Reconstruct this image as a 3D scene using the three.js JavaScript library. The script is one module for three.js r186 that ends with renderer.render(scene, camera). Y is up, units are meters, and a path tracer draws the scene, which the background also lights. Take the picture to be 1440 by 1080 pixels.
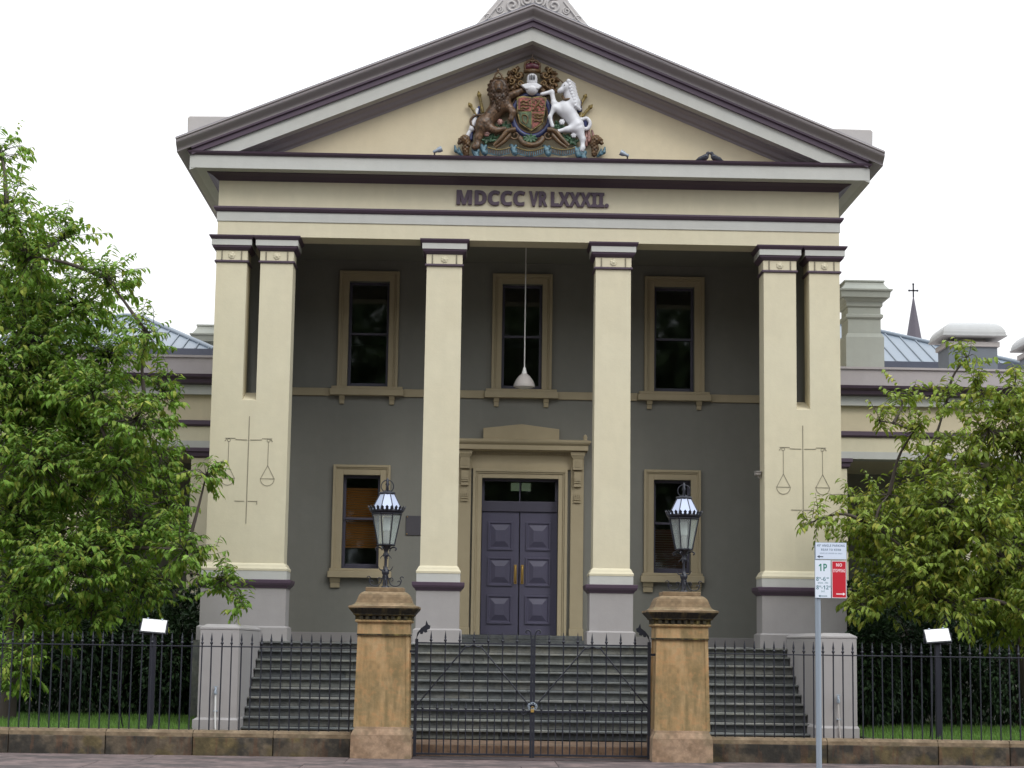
import * as THREE from 'three';
import { mergeGeometries } from 'three/addons/utils/BufferGeometryUtils.js';
import { RoundedBoxGeometry } from 'three/addons/geometries/RoundedBoxGeometry.js';
import { MarchingCubes } from 'three/addons/objects/MarchingCubes.js';
import { FontLoader } from 'three/addons/loaders/FontLoader.js';
import { TextGeometry } from 'three/addons/geometries/TextGeometry.js';

// ---------------------------------------------------------------- camera, sky, sun, exposure
const scene = new THREE.Scene();
const camera = new THREE.PerspectiveCamera(23.09, 4 / 3, 0.5, 1500);
camera.position.set(-1.088, 1.88, 37);
camera.rotation.order = 'YXZ';
camera.rotation.set(0.1376, -0.0211, 0.0144);
const renderer = new THREE.WebGLRenderer({ antialias: true });
renderer.toneMapping = THREE.LinearToneMapping;
renderer.toneMappingExposure = 1.08;
renderer.shadowMap.enabled = true;

let seed = 20250;
const rnd = () => { seed = (seed * 1664525 + 1013904223) >>> 0; return seed / 4294967296; };
const rr = (a, b) => a + (b - a) * rnd();

// tileable value noise
function lattice(n, s) { let k = s >>> 0; const a = new Float32Array(n * n); for (let i = 0; i < a.length; i++) { k = (k * 1664525 + 1013904223) >>> 0; a[i] = k / 4294967296; } return a; }
function noiseMap(size, octaves, base, s, sx = 1) {
  const out = new Float32Array(size * size); let amp = 1, tot = 0, n = base;
  for (let o = 0; o < octaves; o++) {
    const ny = Math.max(2, Math.round(n)), nx = Math.max(2, Math.round(n * sx)), N = Math.max(nx, ny), L = lattice(N, s + o * 977);
    for (let y = 0; y < size; y++) {
      const fy = y / size * ny, y0 = Math.floor(fy), ty = fy - y0, wy = ty * ty * (3 - 2 * ty), r0 = (y0 % ny) * N, r1 = ((y0 + 1) % ny) * N;
      for (let x = 0; x < size; x++) {
        const fx = x / size * nx, x0 = Math.floor(fx), tx = fx - x0, wx = tx * tx * (3 - 2 * tx), c0 = x0 % nx, c1 = (x0 + 1) % nx;
        out[y * size + x] += amp * ((L[r0 + c0] * (1 - wx) + L[r0 + c1] * wx) * (1 - wy) + (L[r1 + c0] * (1 - wx) + L[r1 + c1] * wx) * wy);
      }
    }
    tot += amp; amp *= 0.55; n *= 2;
  }
  for (let i = 0; i < out.length; i++) out[i] /= tot;
  return out;
}
// overcast sky: bright white cloud with a few thin bluish patches, brighter towards the zenith as cloud cover is
{
  const W = 512, H = 256, d = new Float32Array(W * H * 4), n = noiseMap(512, 4, 14, 71);
  for (let y = 0; y < H; y++) for (let x = 0; x < W; x++) {
    const el = Math.max(0, Math.sin((y / H - 0.5) * Math.PI)), v = n[((y * 2) % 512) * 512 + x], b = Math.max(0, v - 0.5) * 1.6, L = 0.84 * (1 + 2 * el) * (0.92 + 0.16 * v), i = (y * W + x) * 4;
    d[i] = L * (0.99 - 0.8 * b); d[i + 1] = L * (1.0 - 0.4 * b); d[i + 2] = L * (1.02 - 0.1 * b); d[i + 3] = 1;
  }
  const sky = new THREE.DataTexture(d, W, H, THREE.RGBAFormat, THREE.FloatType);
  sky.mapping = THREE.EquirectangularReflectionMapping; sky.magFilter = THREE.LinearFilter; sky.minFilter = THREE.LinearFilter; sky.needsUpdate = true;
  scene.background = sky; scene.environment = sky;
}
const sun = new THREE.DirectionalLight(new THREE.Color(1, 0.97, 0.91), 1.15);
sun.position.set(26, 42, 34); sun.target.position.set(0, 4, 0); sun.castShadow = true; sun.shadow.radius = 40;
Object.assign(sun.shadow.camera, { left: -30, right: 30, top: 30, bottom: -30, near: 1, far: 140 });
scene.add(sun, sun.target);

// ---------------------------------------------------------------- textures and materials
function dataTex(size, fn, metres, srgb = true) {
  const d = new Uint8Array(size * size * 4);
  for (let y = 0; y < size; y++) for (let x = 0; x < size; x++) { const c = fn(x, y, y * size + x), i = (y * size + x) * 4; for (let k = 0; k < 3; k++) d[i + k] = Math.max(0, Math.min(255, Math.round(c[k] * 255))); d[i + 3] = 255; }
  const t = new THREE.DataTexture(d, size, size); t.wrapS = t.wrapT = THREE.RepeatWrapping; t.magFilter = THREE.LinearFilter; t.minFilter = THREE.LinearMipmapLinearFilter; t.generateMipmaps = true;
  if (srgb) t.colorSpace = THREE.SRGBColorSpace; t.repeat.set(1 / metres, 1 / metres); t.needsUpdate = true; return t;
}
const nA = noiseMap(512, 5, 6, 11), nB = noiseMap(512, 6, 24, 29), nC = noiseMap(512, 5, 3, 47), nS = noiseMap(512, 5, 4, 83, 6);
const flat = (g) => g.index ? g.toNonIndexed() : g;
const clamp = (x, a = 0, b = 1) => Math.max(a, Math.min(b, x)), mixc = (a, b, t) => a.map((v, i) => v + (b[i] - v) * t);
const sst = (a, b, x) => { const t = clamp((x - a) / (b - a)); return t * t * (3 - 2 * t); };
const T = {
  paint: dataTex(512, (x, y, i) => { const v = 0.965 + 0.035 * (nA[i] - 0.5) + 0.03 * (nB[i] - 0.5) + 0.03 * (nS[i] - 0.5); return [v, v * (0.997 + 0.012 * (nC[i] - 0.5)), v * (0.99 + 0.03 * (nC[i] - 0.5))]; }, 3.1),
  grain: dataTex(512, (x, y, i) => { const v = nB[i]; return [v, v, v]; }, 0.7, false),
  coarse: dataTex(512, (x, y, i) => { const v = 0.5 * nA[i] + 0.5 * nB[i]; return [v, v, v]; }, 1.1, false),
  sandstone: dataTex(512, (x, y, i) => {           // honey stone, olive lichen streaks, dark pits
    let c = mixc([0.69, 0.575, 0.42], [0.63, 0.51, 0.35], sst(0.3, 0.7, nA[i])); c = mixc(c, [0.43, 0.375, 0.25], 0.7 * sst(0.3, 0.72, nC[i] * 0.45 + nS[i] * 0.55)); c = mixc(c, [0.64, 0.46, 0.31], 0.35 * sst(0.55, 0.7, nB[i])); const g = 0.9 + 0.2 * nB[i]; return c.map((v) => v * g);
  }, 1.7),
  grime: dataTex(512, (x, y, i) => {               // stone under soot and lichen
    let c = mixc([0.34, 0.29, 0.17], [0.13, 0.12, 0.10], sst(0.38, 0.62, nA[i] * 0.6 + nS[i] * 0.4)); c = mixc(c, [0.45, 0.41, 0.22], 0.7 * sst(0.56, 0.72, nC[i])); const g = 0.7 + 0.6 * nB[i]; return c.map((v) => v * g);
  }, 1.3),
  pink: dataTex(512, (x, y, i) => { let c = mixc([0.60, 0.50, 0.41], [0.51, 0.415, 0.33], sst(0.35, 0.65, nA[i])); c = mixc(c, [0.45, 0.40, 0.31], 0.55 * sst(0.55, 0.7, nC[i])); const g = 0.82 + 0.36 * nB[i]; return c.map((v) => v * g); }, 1.4),
  kerbstone: dataTex(512, (x, y, i) => {           // plinth blocks: black crust with mossy and rusty patches
    let c = mixc([0.33, 0.29, 0.24], [0.19, 0.175, 0.155], sst(0.36, 0.6, nA[i])); c = mixc(c, [0.36, 0.31, 0.18], 0.6 * sst(0.53, 0.66, nC[i])); c = mixc(c, [0.33, 0.23, 0.17], 0.5 * sst(0.56, 0.7, nS[i])); const g = 0.72 + 0.56 * nB[i]; return c.map((v) => v * g);
  }, 1.9),
  step: dataTex(512, (x, y, i) => { let c = mixc([0.49, 0.49, 0.48], [0.41, 0.415, 0.415], sst(0.35, 0.65, nC[i])); c = mixc(c, [0.53, 0.515, 0.47], 0.4 * sst(0.5, 0.7, nA[i])); const g = 0.86 + 0.28 * nB[i]; return c.map((v) => v * g); }, 1.2),
  asphalt: dataTex(512, (x, y, i) => { let c = mixc([0.50, 0.44, 0.43], [0.38, 0.34, 0.34], sst(0.3, 0.7, nA[i])); c = mixc(c, [0.30, 0.28, 0.28], 0.6 * sst(0.55, 0.68, nC[i])); const g = 0.72 + 0.56 * nB[i]; return c.map((v) => v * g); }, 2.3),
  worn: dataTex(512, (x, y, i) => { const v = clamp(0.62 + 0.75 * (nB[i] - 0.5) + 0.5 * (nA[i] - 0.4)); return [v, v * 0.97, v * 0.93]; }, 0.6),
  lawn: dataTex(512, (x, y, i) => { const c = mixc([0.25, 0.34, 0.12], [0.19, 0.23, 0.10], sst(0.35, 0.65, nA[i])), g = 0.6 + 0.8 * nB[i]; return c.map((v) => v * g); }, 1.5),
};
const lin = (r, g, b) => new THREE.Color().setRGB(r, g, b);
function mat(color, o = {}) { return new THREE.MeshStandardMaterial({ color: Array.isArray(color) ? lin(...color) : color, roughness: 0.8, ...o }); }
const painted = (c, o = {}) => mat(c, { map: T.paint, bumpMap: T.grain, bumpScale: 0.0012, roughness: 0.72, ...o });
const M = {
  cream: painted([0.67, 0.61, 0.45]), tymp: painted([0.64, 0.555, 0.39]), pale: painted([0.52, 0.52, 0.495]), purple: painted([0.085, 0.055, 0.085], { roughness: 0.5 }),
  mauve: painted([0.355, 0.335, 0.335]), olive: painted([0.235, 0.233, 0.208]), tan: painted([0.47, 0.395, 0.26]), sima: painted([0.30, 0.27, 0.28], { roughness: 0.55 }),
  carved: painted([0.47, 0.44, 0.43]), parapet: painted([0.44, 0.40, 0.40]), stonegrey: painted([0.36, 0.37, 0.33]), inner: painted([0.42, 0.39, 0.32]),
  door: painted([0.098, 0.092, 0.148], { roughness: 0.45 }), sash: painted([0.075, 0.07, 0.105], { roughness: 0.45 }), brass: mat([0.62, 0.40, 0.12], { metalness: 0.9, roughness: 0.35 }),
  sandstone: mat([1, 1, 1], { map: T.sandstone, bumpMap: T.coarse, bumpScale: 0.008, roughness: 0.92 }), grime: mat([1, 1, 1], { map: T.grime, bumpMap: T.coarse, bumpScale: 0.01, roughness: 0.95 }),
  pink: mat([1, 1, 1], { map: T.pink, bumpMap: T.coarse, bumpScale: 0.008, roughness: 0.92 }), kerb: [1, 0.85, 1.15].map((k) => mat([k, k, k], { map: T.kerbstone, bumpMap: T.coarse, bumpScale: 0.012, roughness: 0.95 })),
  coping: mat([0.66, 0.72, 0.7], { map: T.pink, bumpMap: T.coarse, bumpScale: 0.01, roughness: 0.95 }),
  steps: [[0.9, 0.9, 0.88], [0.78, 0.81, 0.82], [1, 0.99, 0.93], [0.86, 0.88, 0.83], [0.7, 0.73, 0.75]].map((c) => mat(c, { map: T.step, bumpMap: T.coarse, bumpScale: 0.006, roughness: 0.9 })),
  asphalt: mat([0.7, 0.665, 0.655], { map: T.asphalt, bumpMap: T.coarse, bumpScale: 0.006, roughness: 0.95 }), road: mat([0.4, 0.42, 0.44], { map: T.asphalt, roughness: 0.95 }), lawn: mat([1, 1, 1], { map: T.lawn, roughness: 1 }),
  iron: mat([0.016, 0.017, 0.028], { roughness: 0.45, map: T.paint, bumpMap: T.grain, bumpScale: 0.001 }), galv: mat([0.34, 0.39, 0.46], { metalness: 0.35, roughness: 0.5, map: T.paint }),
  roof: mat([0.16, 0.195, 0.24], { roughness: 0.45, map: T.paint }), gutter: mat([0.10, 0.115, 0.16], { roughness: 0.5, map: T.paint }), ventgrey: mat([0.16, 0.18, 0.21], { map: T.paint }), white: mat([0.78, 0.78, 0.78], { roughness: 0.4, map: T.paint }),
  slate: mat([0.13, 0.115, 0.14], { map: T.paint }), glass: new THREE.MeshPhysicalMaterial({ color: lin(0.86, 0.9, 0.9), transmission: 1, thickness: 0, roughness: 0.03, ior: 1.5 }),
  lampglass: new THREE.MeshPhysicalMaterial({ color: lin(0.82, 0.88, 0.86), transmission: 0.8, thickness: 0, roughness: 0.18, ior: 1.5 }), lamproof: mat([0.42, 0.47, 0.62], { metalness: 0.45, roughness: 0.28, map: T.paint }),
  blind: mat([0.42, 0.15, 0.028], { roughness: 0.5, map: T.paint }), blinddark: mat([0.10, 0.035, 0.02], { roughness: 0.5, map: T.paint }), groove: mat([0.24, 0.215, 0.16]), soil: mat([0.05, 0.04, 0.03], { map: T.lawn }),
  frosted: new THREE.MeshPhysicalMaterial({ color: lin(0.3, 0.33, 0.26), transmission: 1, thickness: 0, roughness: 0.4 }),
  oldpaint: mat([0.42, 0.42, 0.42], { roughness: 0.5, map: T.paint }), capstone: mat([0.74, 0.77, 0.68], { map: T.pink, bumpMap: T.coarse, bumpScale: 0.008, roughness: 0.95 }), slabpink: mat([0.5, 0.46, 0.45], { map: T.pink, bumpMap: T.coarse, bumpScale: 0.008, roughness: 0.95 }),
  bark: mat([0.075, 0.06, 0.05], { bumpMap: T.coarse, bumpScale: 0.01, roughness: 1 }),
};

// ---------------------------------------------------------------- builders
const taken = new Map();
function numbered(n) { const k = taken.get(n) ?? 0; taken.set(n, k + 1); return k ? n + '_' + String(k).padStart(3, '0') : n; }
function shade(o) { o.castShadow = o.receiveShadow = true; return o; }
function thing(name, label, category, pos = [0, 0, 0], group) { const o = new THREE.Group(); o.name = numbered(name); o.position.set(...pos); o.userData = { label, category }; if (group) o.userData.group = group; scene.add(o); return o; }
function tag(o, label, category, group) { o.userData = { ...o.userData, label, category }; if (group) o.userData.group = group; return o; }
function part(name, geo, m, parent) { const g = Array.isArray(geo) ? merge(geo) : geo, o = shade(new THREE.Mesh(g, m)); o.name = parent ? name : numbered(name); (parent ?? scene).add(o); return o; }
function holder(name, parent) { const o = new THREE.Group(); o.name = name; parent.add(o); return o; }
function structure(name, geo, m) { const o = part(name, geo, m); o.userData.kind = 'structure'; return o; }
function plain(g) { let q = g.index ? g.toNonIndexed() : g; for (const k of Object.keys(q.attributes)) if (!['position', 'normal', 'uv'].includes(k)) q.deleteAttribute(k); if (!q.attributes.normal) q.computeVertexNormals(); if (!q.attributes.uv) uvm(q); q.clearGroups(); return q; }
function merge(list) { return mergeGeometries(list.map(plain)); }
function uvm(g, du = 0, dv = 0) {                   // uv in metres by the way each face points
  const p = g.attributes.position, n = g.attributes.normal, uv = new Float32Array(p.count * 2);
  for (let i = 0; i < p.count; i++) { const ax = Math.abs(n.getX(i)), ay = Math.abs(n.getY(i)), az = Math.abs(n.getZ(i)), x = p.getX(i), y = p.getY(i), z = p.getZ(i); let u, v; if (ay > ax && ay > az) { u = x; v = z; } else if (ax > az) { u = z; v = y; } else { u = x; v = y; } uv[2 * i] = u + du; uv[2 * i + 1] = v + dv; }
  g.setAttribute('uv', new THREE.BufferAttribute(uv, 2)); return g;
}
function bx(x0, x1, y0, y1, z0, z1, bevel = 0, du = 0, dv = 0) {
  const w = x1 - x0, h = y1 - y0, d = z1 - z0, g = flat(bevel ? new RoundedBoxGeometry(w, h, d, 1, bevel) : new THREE.BoxGeometry(w, h, d));
  g.translate((x0 + x1) / 2, (y0 + y1) / 2, (z0 + z1) / 2); g.clearGroups(); return uvm(g, du, dv);
}
function tri(list) { const g = new THREE.BufferGeometry(); g.setAttribute('position', new THREE.BufferAttribute(new Float32Array(list.flat()), 3)); g.computeVertexNormals(); return uvm(g); }
function loft(levels, axis = 'y') {                 // levels [h, a0, a1, b0, b1]: rectangles joined along an axis, capped
  const P = levels.map(([h, a0, a1, b0, b1]) => axis === 'y' ? [[a0, h, b1], [a1, h, b1], [a1, h, b0], [a0, h, b0]] : [[a0, b0, h], [a1, b0, h], [a1, b1, h], [a0, b1, h]]), f = [];
  const quad = (a, b, c, d) => f.push(a, b, c, a, c, d);
  for (let i = 0; i + 1 < P.length; i++) for (let k = 0; k < 4; k++) quad(P[i][k], P[i][(k + 1) % 4], P[i + 1][(k + 1) % 4], P[i + 1][k]);
  const A = P[0], B = P[P.length - 1]; quad(A[3], A[2], A[1], A[0]); quad(B[0], B[1], B[2], B[3]); return tri(f);
}
const ring = (cx, cz, hx, hz, list) => loft(list.map(([y, o]) => [y, cx - hx - o, cx + hx + o, cz - hz - o, cz + hz + o]));
function tube(pts, r, seg = 6, n, r1) {
  const c = new THREE.CatmullRomCurve3(pts.map((p) => new THREE.Vector3(...p))), N = n ?? Math.max(2, pts.length * 3), g = new THREE.TubeGeometry(c, N, 1, seg, false), p = g.attributes.position, nm = g.attributes.normal;
  for (let i = 0; i <= N; i++) { const q = c.getPointAt(i / N), R = r1 === undefined ? r : r + (r1 - r) * i / N; for (let j = 0; j <= seg; j++) { const k = i * (seg + 1) + j; p.setXYZ(k, q.x + nm.getX(k) * R, q.y + nm.getY(k) * R, q.z + nm.getZ(k) * R); } }
  return g;
}
function lathe(prof, seg = 16, at = [0, 0, 0]) { const g = new THREE.LatheGeometry(prof.map(([r, y]) => new THREE.Vector2(r, y)), seg); g.translate(...at); return g; }
function extrude(pts, z0, z1, bevel = 0) {
  const s = new THREE.Shape(pts.map(([x, y]) => new THREE.Vector2(x, y))), g = new THREE.ExtrudeGeometry(s, { depth: z1 - z0 - 2 * bevel, bevelEnabled: bevel > 0, bevelThickness: bevel, bevelSize: bevel, bevelOffset: -bevel, bevelSegments: 2, curveSegments: 8 });
  g.translate(0, 0, z0 + bevel); return uvm(flat(g));
}
const smin = (a, b, k) => { const h = Math.max(k - Math.abs(a - b), 0) / k; return Math.min(a, b) - h * h * k / 4; };
function capsule(p, a, b, ra, rb) { const bx_ = b[0] - a[0], by = b[1] - a[1], bz = b[2] - a[2], px = p[0] - a[0], py = p[1] - a[1], pz = p[2] - a[2], L = bx_ * bx_ + by * by + bz * bz || 1e-9, t = clamp((px * bx_ + py * by + pz * bz) / L); return Math.hypot(px - bx_ * t, py - by * t, pz - bz * t) - (ra + (rb - ra) * t); }
function body(bones, k = 0.04, res = 56, bump) {    // one smooth continuous skin round tapered bones
  const lo = [1e9, 1e9, 1e9], hi = [-1e9, -1e9, -1e9];
  for (const [a, b, ra, rb] of bones) for (let i = 0; i < 3; i++) { lo[i] = Math.min(lo[i], a[i] - ra, b[i] - rb); hi[i] = Math.max(hi[i], a[i] + ra, b[i] + rb); }
  const c = lo.map((v, i) => (v + hi[i]) / 2), S = Math.max(...lo.map((v, i) => hi[i] - v)) / 2 * 1.12 + 0.01;
  const f = (p) => { let d = 1e9; for (const [a, b, ra, rb] of bones) d = smin(d, capsule(p, a, b, ra, rb), k); return bump ? d + bump(p) : d; };
  const mc = new MarchingCubes(res, M.cream, false, false, 60000); mc.isolation = 0; const h = res / 2;
  for (let z = 0; z < res; z++) for (let y = 0; y < res; y++) for (let x = 0; x < res; x++) mc.field[x + y * res + z * res * res] = -f([c[0] + (x - h) / h * S, c[1] + (y - h) / h * S, c[2] + (z - h) / h * S]);
  mc.update(); const n = mc.count, pos = new Float32Array(n * 3), nor = new Float32Array(n * 3), e = S / res;
  for (let i = 0; i < n; i++) { const p = [0, 1, 2].map((j) => c[j] + mc.positionArray[i * 3 + j] * S); p.forEach((v, j) => pos[i * 3 + j] = v); const g = [0, 1, 2].map((j) => { const q = p.slice(), w = p.slice(); q[j] += e; w[j] -= e; return f(q) - f(w); }), l = Math.hypot(...g) || 1; g.forEach((v, j) => nor[i * 3 + j] = v / l); }
  const g = new THREE.BufferGeometry(); g.setAttribute('position', new THREE.BufferAttribute(pos, 3)); g.setAttribute('normal', new THREE.BufferAttribute(nor, 3));
  // wind every face to agree with its outward normal
  for (let t = 0; t + 2 < n; t += 3) { const a = new THREE.Vector3().fromArray(pos, t * 3), b = new THREE.Vector3().fromArray(pos, t * 3 + 3), d = new THREE.Vector3().fromArray(pos, t * 3 + 6), N = b.clone().sub(a).cross(d.clone().sub(a)); if (N.x * nor[t * 3] + N.y * nor[t * 3 + 1] + N.z * nor[t * 3 + 2] < 0) for (let j = 0; j < 3; j++) { let s = pos[t * 3 + 3 + j]; pos[t * 3 + 3 + j] = pos[t * 3 + 6 + j]; pos[t * 3 + 6 + j] = s; s = nor[t * 3 + 3 + j]; nor[t * 3 + 3 + j] = nor[t * 3 + 6 + j]; nor[t * 3 + 6 + j] = s; } }
  return uvm(g);
}
// ---------------------------------------------------------------- the setting: ground, road, footpath, lawns
structure('ground', bx(-600, 600, -0.6, -0.2, -700, 500), M.soil);
structure('road', bx(-150, 150, -0.198, -0.12, 11.6, 26), M.road);
structure('far_pavement', bx(-150, 150, -0.198, 0.0, 26, 60), M.asphalt);
structure('kerb', bx(-150, 150, -0.19, 0.004, 11.4, 11.596, 0.02), M.coping);
{
  const fp = new THREE.Group(); fp.name = 'footpath'; fp.userData.kind = 'structure'; scene.add(fp);   // slabs poured in bays, open joints
  let x = -60; const xs = []; while (x < 60) { const w = rr(2.6, 3.4); xs.push([x, x + w]); x += w; }
  for (const [a, b] of xs) { part('paving_bay', bx(a + 0.004, b - 0.004, -0.18, rr(-0.004, 0.0), 7.205, 11.395, 0.006, rr(0, 9), rr(0, 9)), M.asphalt, fp); part('paving_bay', bx(a + 0.6, b + 0.592, -0.18, rr(-0.004, 0.0), 4.4, 7.197, 0.006, rr(0, 9), rr(0, 9)), M.asphalt, fp); }
}
for (const s of [-1, 1]) { const a = s < 0 ? -40 : 5.86, b = s < 0 ? -5.86 : 40; structure('lawn_bed', bx(a, b, -0.15, 0.36, -30, 4.96), M.lawn); }
structure('forecourt', bx(-5.84, 5.84, -0.15, 0.2, 3.3, 4.94, 0.02), M.slabpink);

structure('gate_threshold', bx(-1.98, 1.95, -0.1, 0.014, 4.95, 5.72, 0.008), mat([0.3, 0.27, 0.28], { map: T.asphalt, bumpMap: T.coarse, bumpScale: 0.006, roughness: 0.95 }));
// ---------------------------------------------------------------- the courthouse
const court = thing('courthouse', 'cream two-storey courthouse with square columns, pediment and dark doors', 'building');
const F = 1.88;
part('portico_floor', [bx(-6.42, 6.42, 0.2, F - 0.008, -16, 0.14), bx(-5.08, 5.08, 0.2, F - 0.07, -3, 0.2)], M.steps[3], court);
// square columns: pedestal, base, shaft, capital
function capital(cx, w, col) {
  part('neck_band', ring(cx, -0.3, w, 0.3, [[9.355, 0.012], [9.37, 0.035], [9.4, 0.035], [9.41, 0.012]]), M.purple, col);
  part('neck', ring(cx, -0.3, w, 0.3, [[9.405, 0.008], [9.605, 0.008]]), M.cream, col);
  part('echinus', ring(cx, -0.3, w, 0.3, [[9.6, 0.015], [9.62, 0.04], [9.66, 0.075], [9.7, 0.085]]), M.purple, col);
  part('abacus', ring(cx, -0.3, w, 0.3, [[9.7, 0.095], [9.815, 0.095]]), M.pale, col);
  part('abacus_cap', ring(cx, -0.3, w, 0.3, [[9.815, 0.1], [9.835, 0.115], [9.87, 0.14], [9.898, 0.145]]), M.purple, col);
  const ros = [lathe([[0.001, 0.03], [0.02, 0.028], [0.03, 0.012], [0.05, 0.02], [0.065, 0.008], [0.07, 0]], 14)]; ros[0].rotateX(Math.PI / 2); ros[0].translate(cx, 9.5, 0.008);
  for (let k = 0; k < 7; k++) { const a = k / 7 * Math.PI * 2, b = lathe([[0.001, 0.02], [0.014, 0.012], [0.018, 0]], 6); b.rotateX(Math.PI / 2); b.translate(cx + Math.cos(a) * 0.055, 9.5 + Math.sin(a) * 0.055, 0.01); ros.push(b); }
  part('rosette', ros, M.cream, col);
  for (const s of [-1, 1]) { const b = []; for (let k = 0; k < 6; k++) b.push(bx(cx + s * (w - 0.11) - 0.012, cx + s * (w - 0.11) + 0.012, 9.42 + k * 0.03, 9.44 + k * 0.03, 0, 0.022)); part('bead_strip', b, M.groove, col); }
}
function pedestal(cx, hw, col) {
  part('base_moulding', ring(cx, -0.3, hw, 0.3, [[3.235, 0.075], [3.275, 0.078], [3.3, 0.062], [3.32, 0.05], [3.335, 0.045], [3.36, 0.03], [3.385, 0.004]]), M.cream, col);
  part('base_block', ring(cx, -0.3, hw, 0.3, [[3.06, 0.068], [3.236, 0.068]]), M.pale, col);
  part('dado_cap', ring(cx, -0.3, hw, 0.3, [[2.9, 0.08], [2.935, 0.1], [2.96, 0.13], [3.0, 0.15], [3.055, 0.155], [3.065, 0.14]]), M.purple, col);
  part('dado', ring(cx, -0.3, hw, 0.3, [[2.15, 0.065], [2.9, 0.065]]), M.mauve, col);
  part('plinth', ring(cx, -0.3, hw, 0.3, [[F, 0.115], [2.135, 0.115], [2.165, 0.07]]), M.mauve, col);
}
for (const s of [-1, 1]) {
  const c = holder('column', court); pedestal(s * 1.695, 0.36, c); part('shaft', ring(s * 1.695, -0.3, 0.36, 0.3, [[3.36, 0.004], [9.36, -0.008]]), M.cream, c); capital(s * 1.695, 0.352, c);
}
for (const s of [-1, 1]) {                           // corner piers: one mass below, two shafts with a slot above
  const c = holder('corner_pier', court), m = s * 5.485, hw = 0.765; pedestal(m, hw, c);
  const x = [5.64, 6.25].map((v) => s * v).sort((a, b) => a - b), y = [4.72, 5.37].map((v) => s * v).sort((a, b) => a - b), sl = [5.37, 5.64].map((v) => s * v).sort((a, b) => a - b);
  part('lower_shaft', bx(m - hw, m + hw, 3.36, 6.5, -0.6, 0), M.cream, c);
  for (const q of [x, y]) part('shaft', bx(q[0], q[1], 6.5, 9.36, -0.6, 0), M.cream, c);
  part('slot_sill', tri([[sl[0], 6.59, 0], [sl[1], 6.59, 0], [sl[1], 6.82, -0.6], [sl[0], 6.59, 0], [sl[1], 6.82, -0.6], [sl[0], 6.82, -0.6], [sl[0], 6.5, 0], [sl[1], 6.5, 0], [sl[1], 6.59, 0], [sl[0], 6.5, 0], [sl[1], 6.59, 0], [sl[0], 6.59, 0]]), M.cream, c);
  for (const q of [x, y]) capital((q[0] + q[1]) / 2, (q[1] - q[0]) / 2, c);
  // scales of justice cut in the render, seen as thin dark lines
  const g = [], line = (x0, y0, x1, y1, w = 0.014) => { const L = Math.hypot(x1 - x0, y1 - y0), b = new THREE.BoxGeometry(L, w, 0.012); b.rotateZ(Math.atan2(y1 - y0, x1 - x0)); b.translate(m + (x0 + x1) / 2, (y0 + y1) / 2, 0.001); g.push(b); };
  line(0, 6.27, 0, 4.15, 0.016); line(-0.46, 5.83, -0.26, 5.83); line(0.26, 5.83, 0.46, 5.83); line(-0.26, 5.805, -0.03, 5.8); line(0.03, 5.8, 0.26, 5.805); line(0.43, 5.82, 0.47, 5.77); line(-0.43, 5.82, -0.47, 5.77);
  for (const k of [-0.39, 0.39]) { line(k, 5.78, k, 5.3, 0.011); line(k, 5.3, k - 0.135, 5.04, 0.011); line(k, 5.3, k + 0.135, 5.04, 0.011); line(k - 0.145, 5.04, k + 0.145, 5.04, 0.011); for (let i = 0; i < 10; i++) { const a = Math.PI + i / 10 * Math.PI, b = Math.PI + (i + 1) / 10 * Math.PI; line(k + Math.cos(a) * 0.135, 5.035 + Math.sin(a) * 0.135, k + Math.cos(b) * 0.135, 5.035 + Math.sin(b) * 0.135, 0.011); } const e = new THREE.TorusGeometry(0.03, 0.006, 4, 12); e.translate(m + k, 5.79, 0.001); g.push(e); }
  line(-0.24, 4.59, -0.05, 4.59); line(0.02, 4.59, 0.2, 4.59); line(0.2, 4.6, 0.2, 4.53);
  part('scales_emblem', g, M.groove, c);
}
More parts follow.
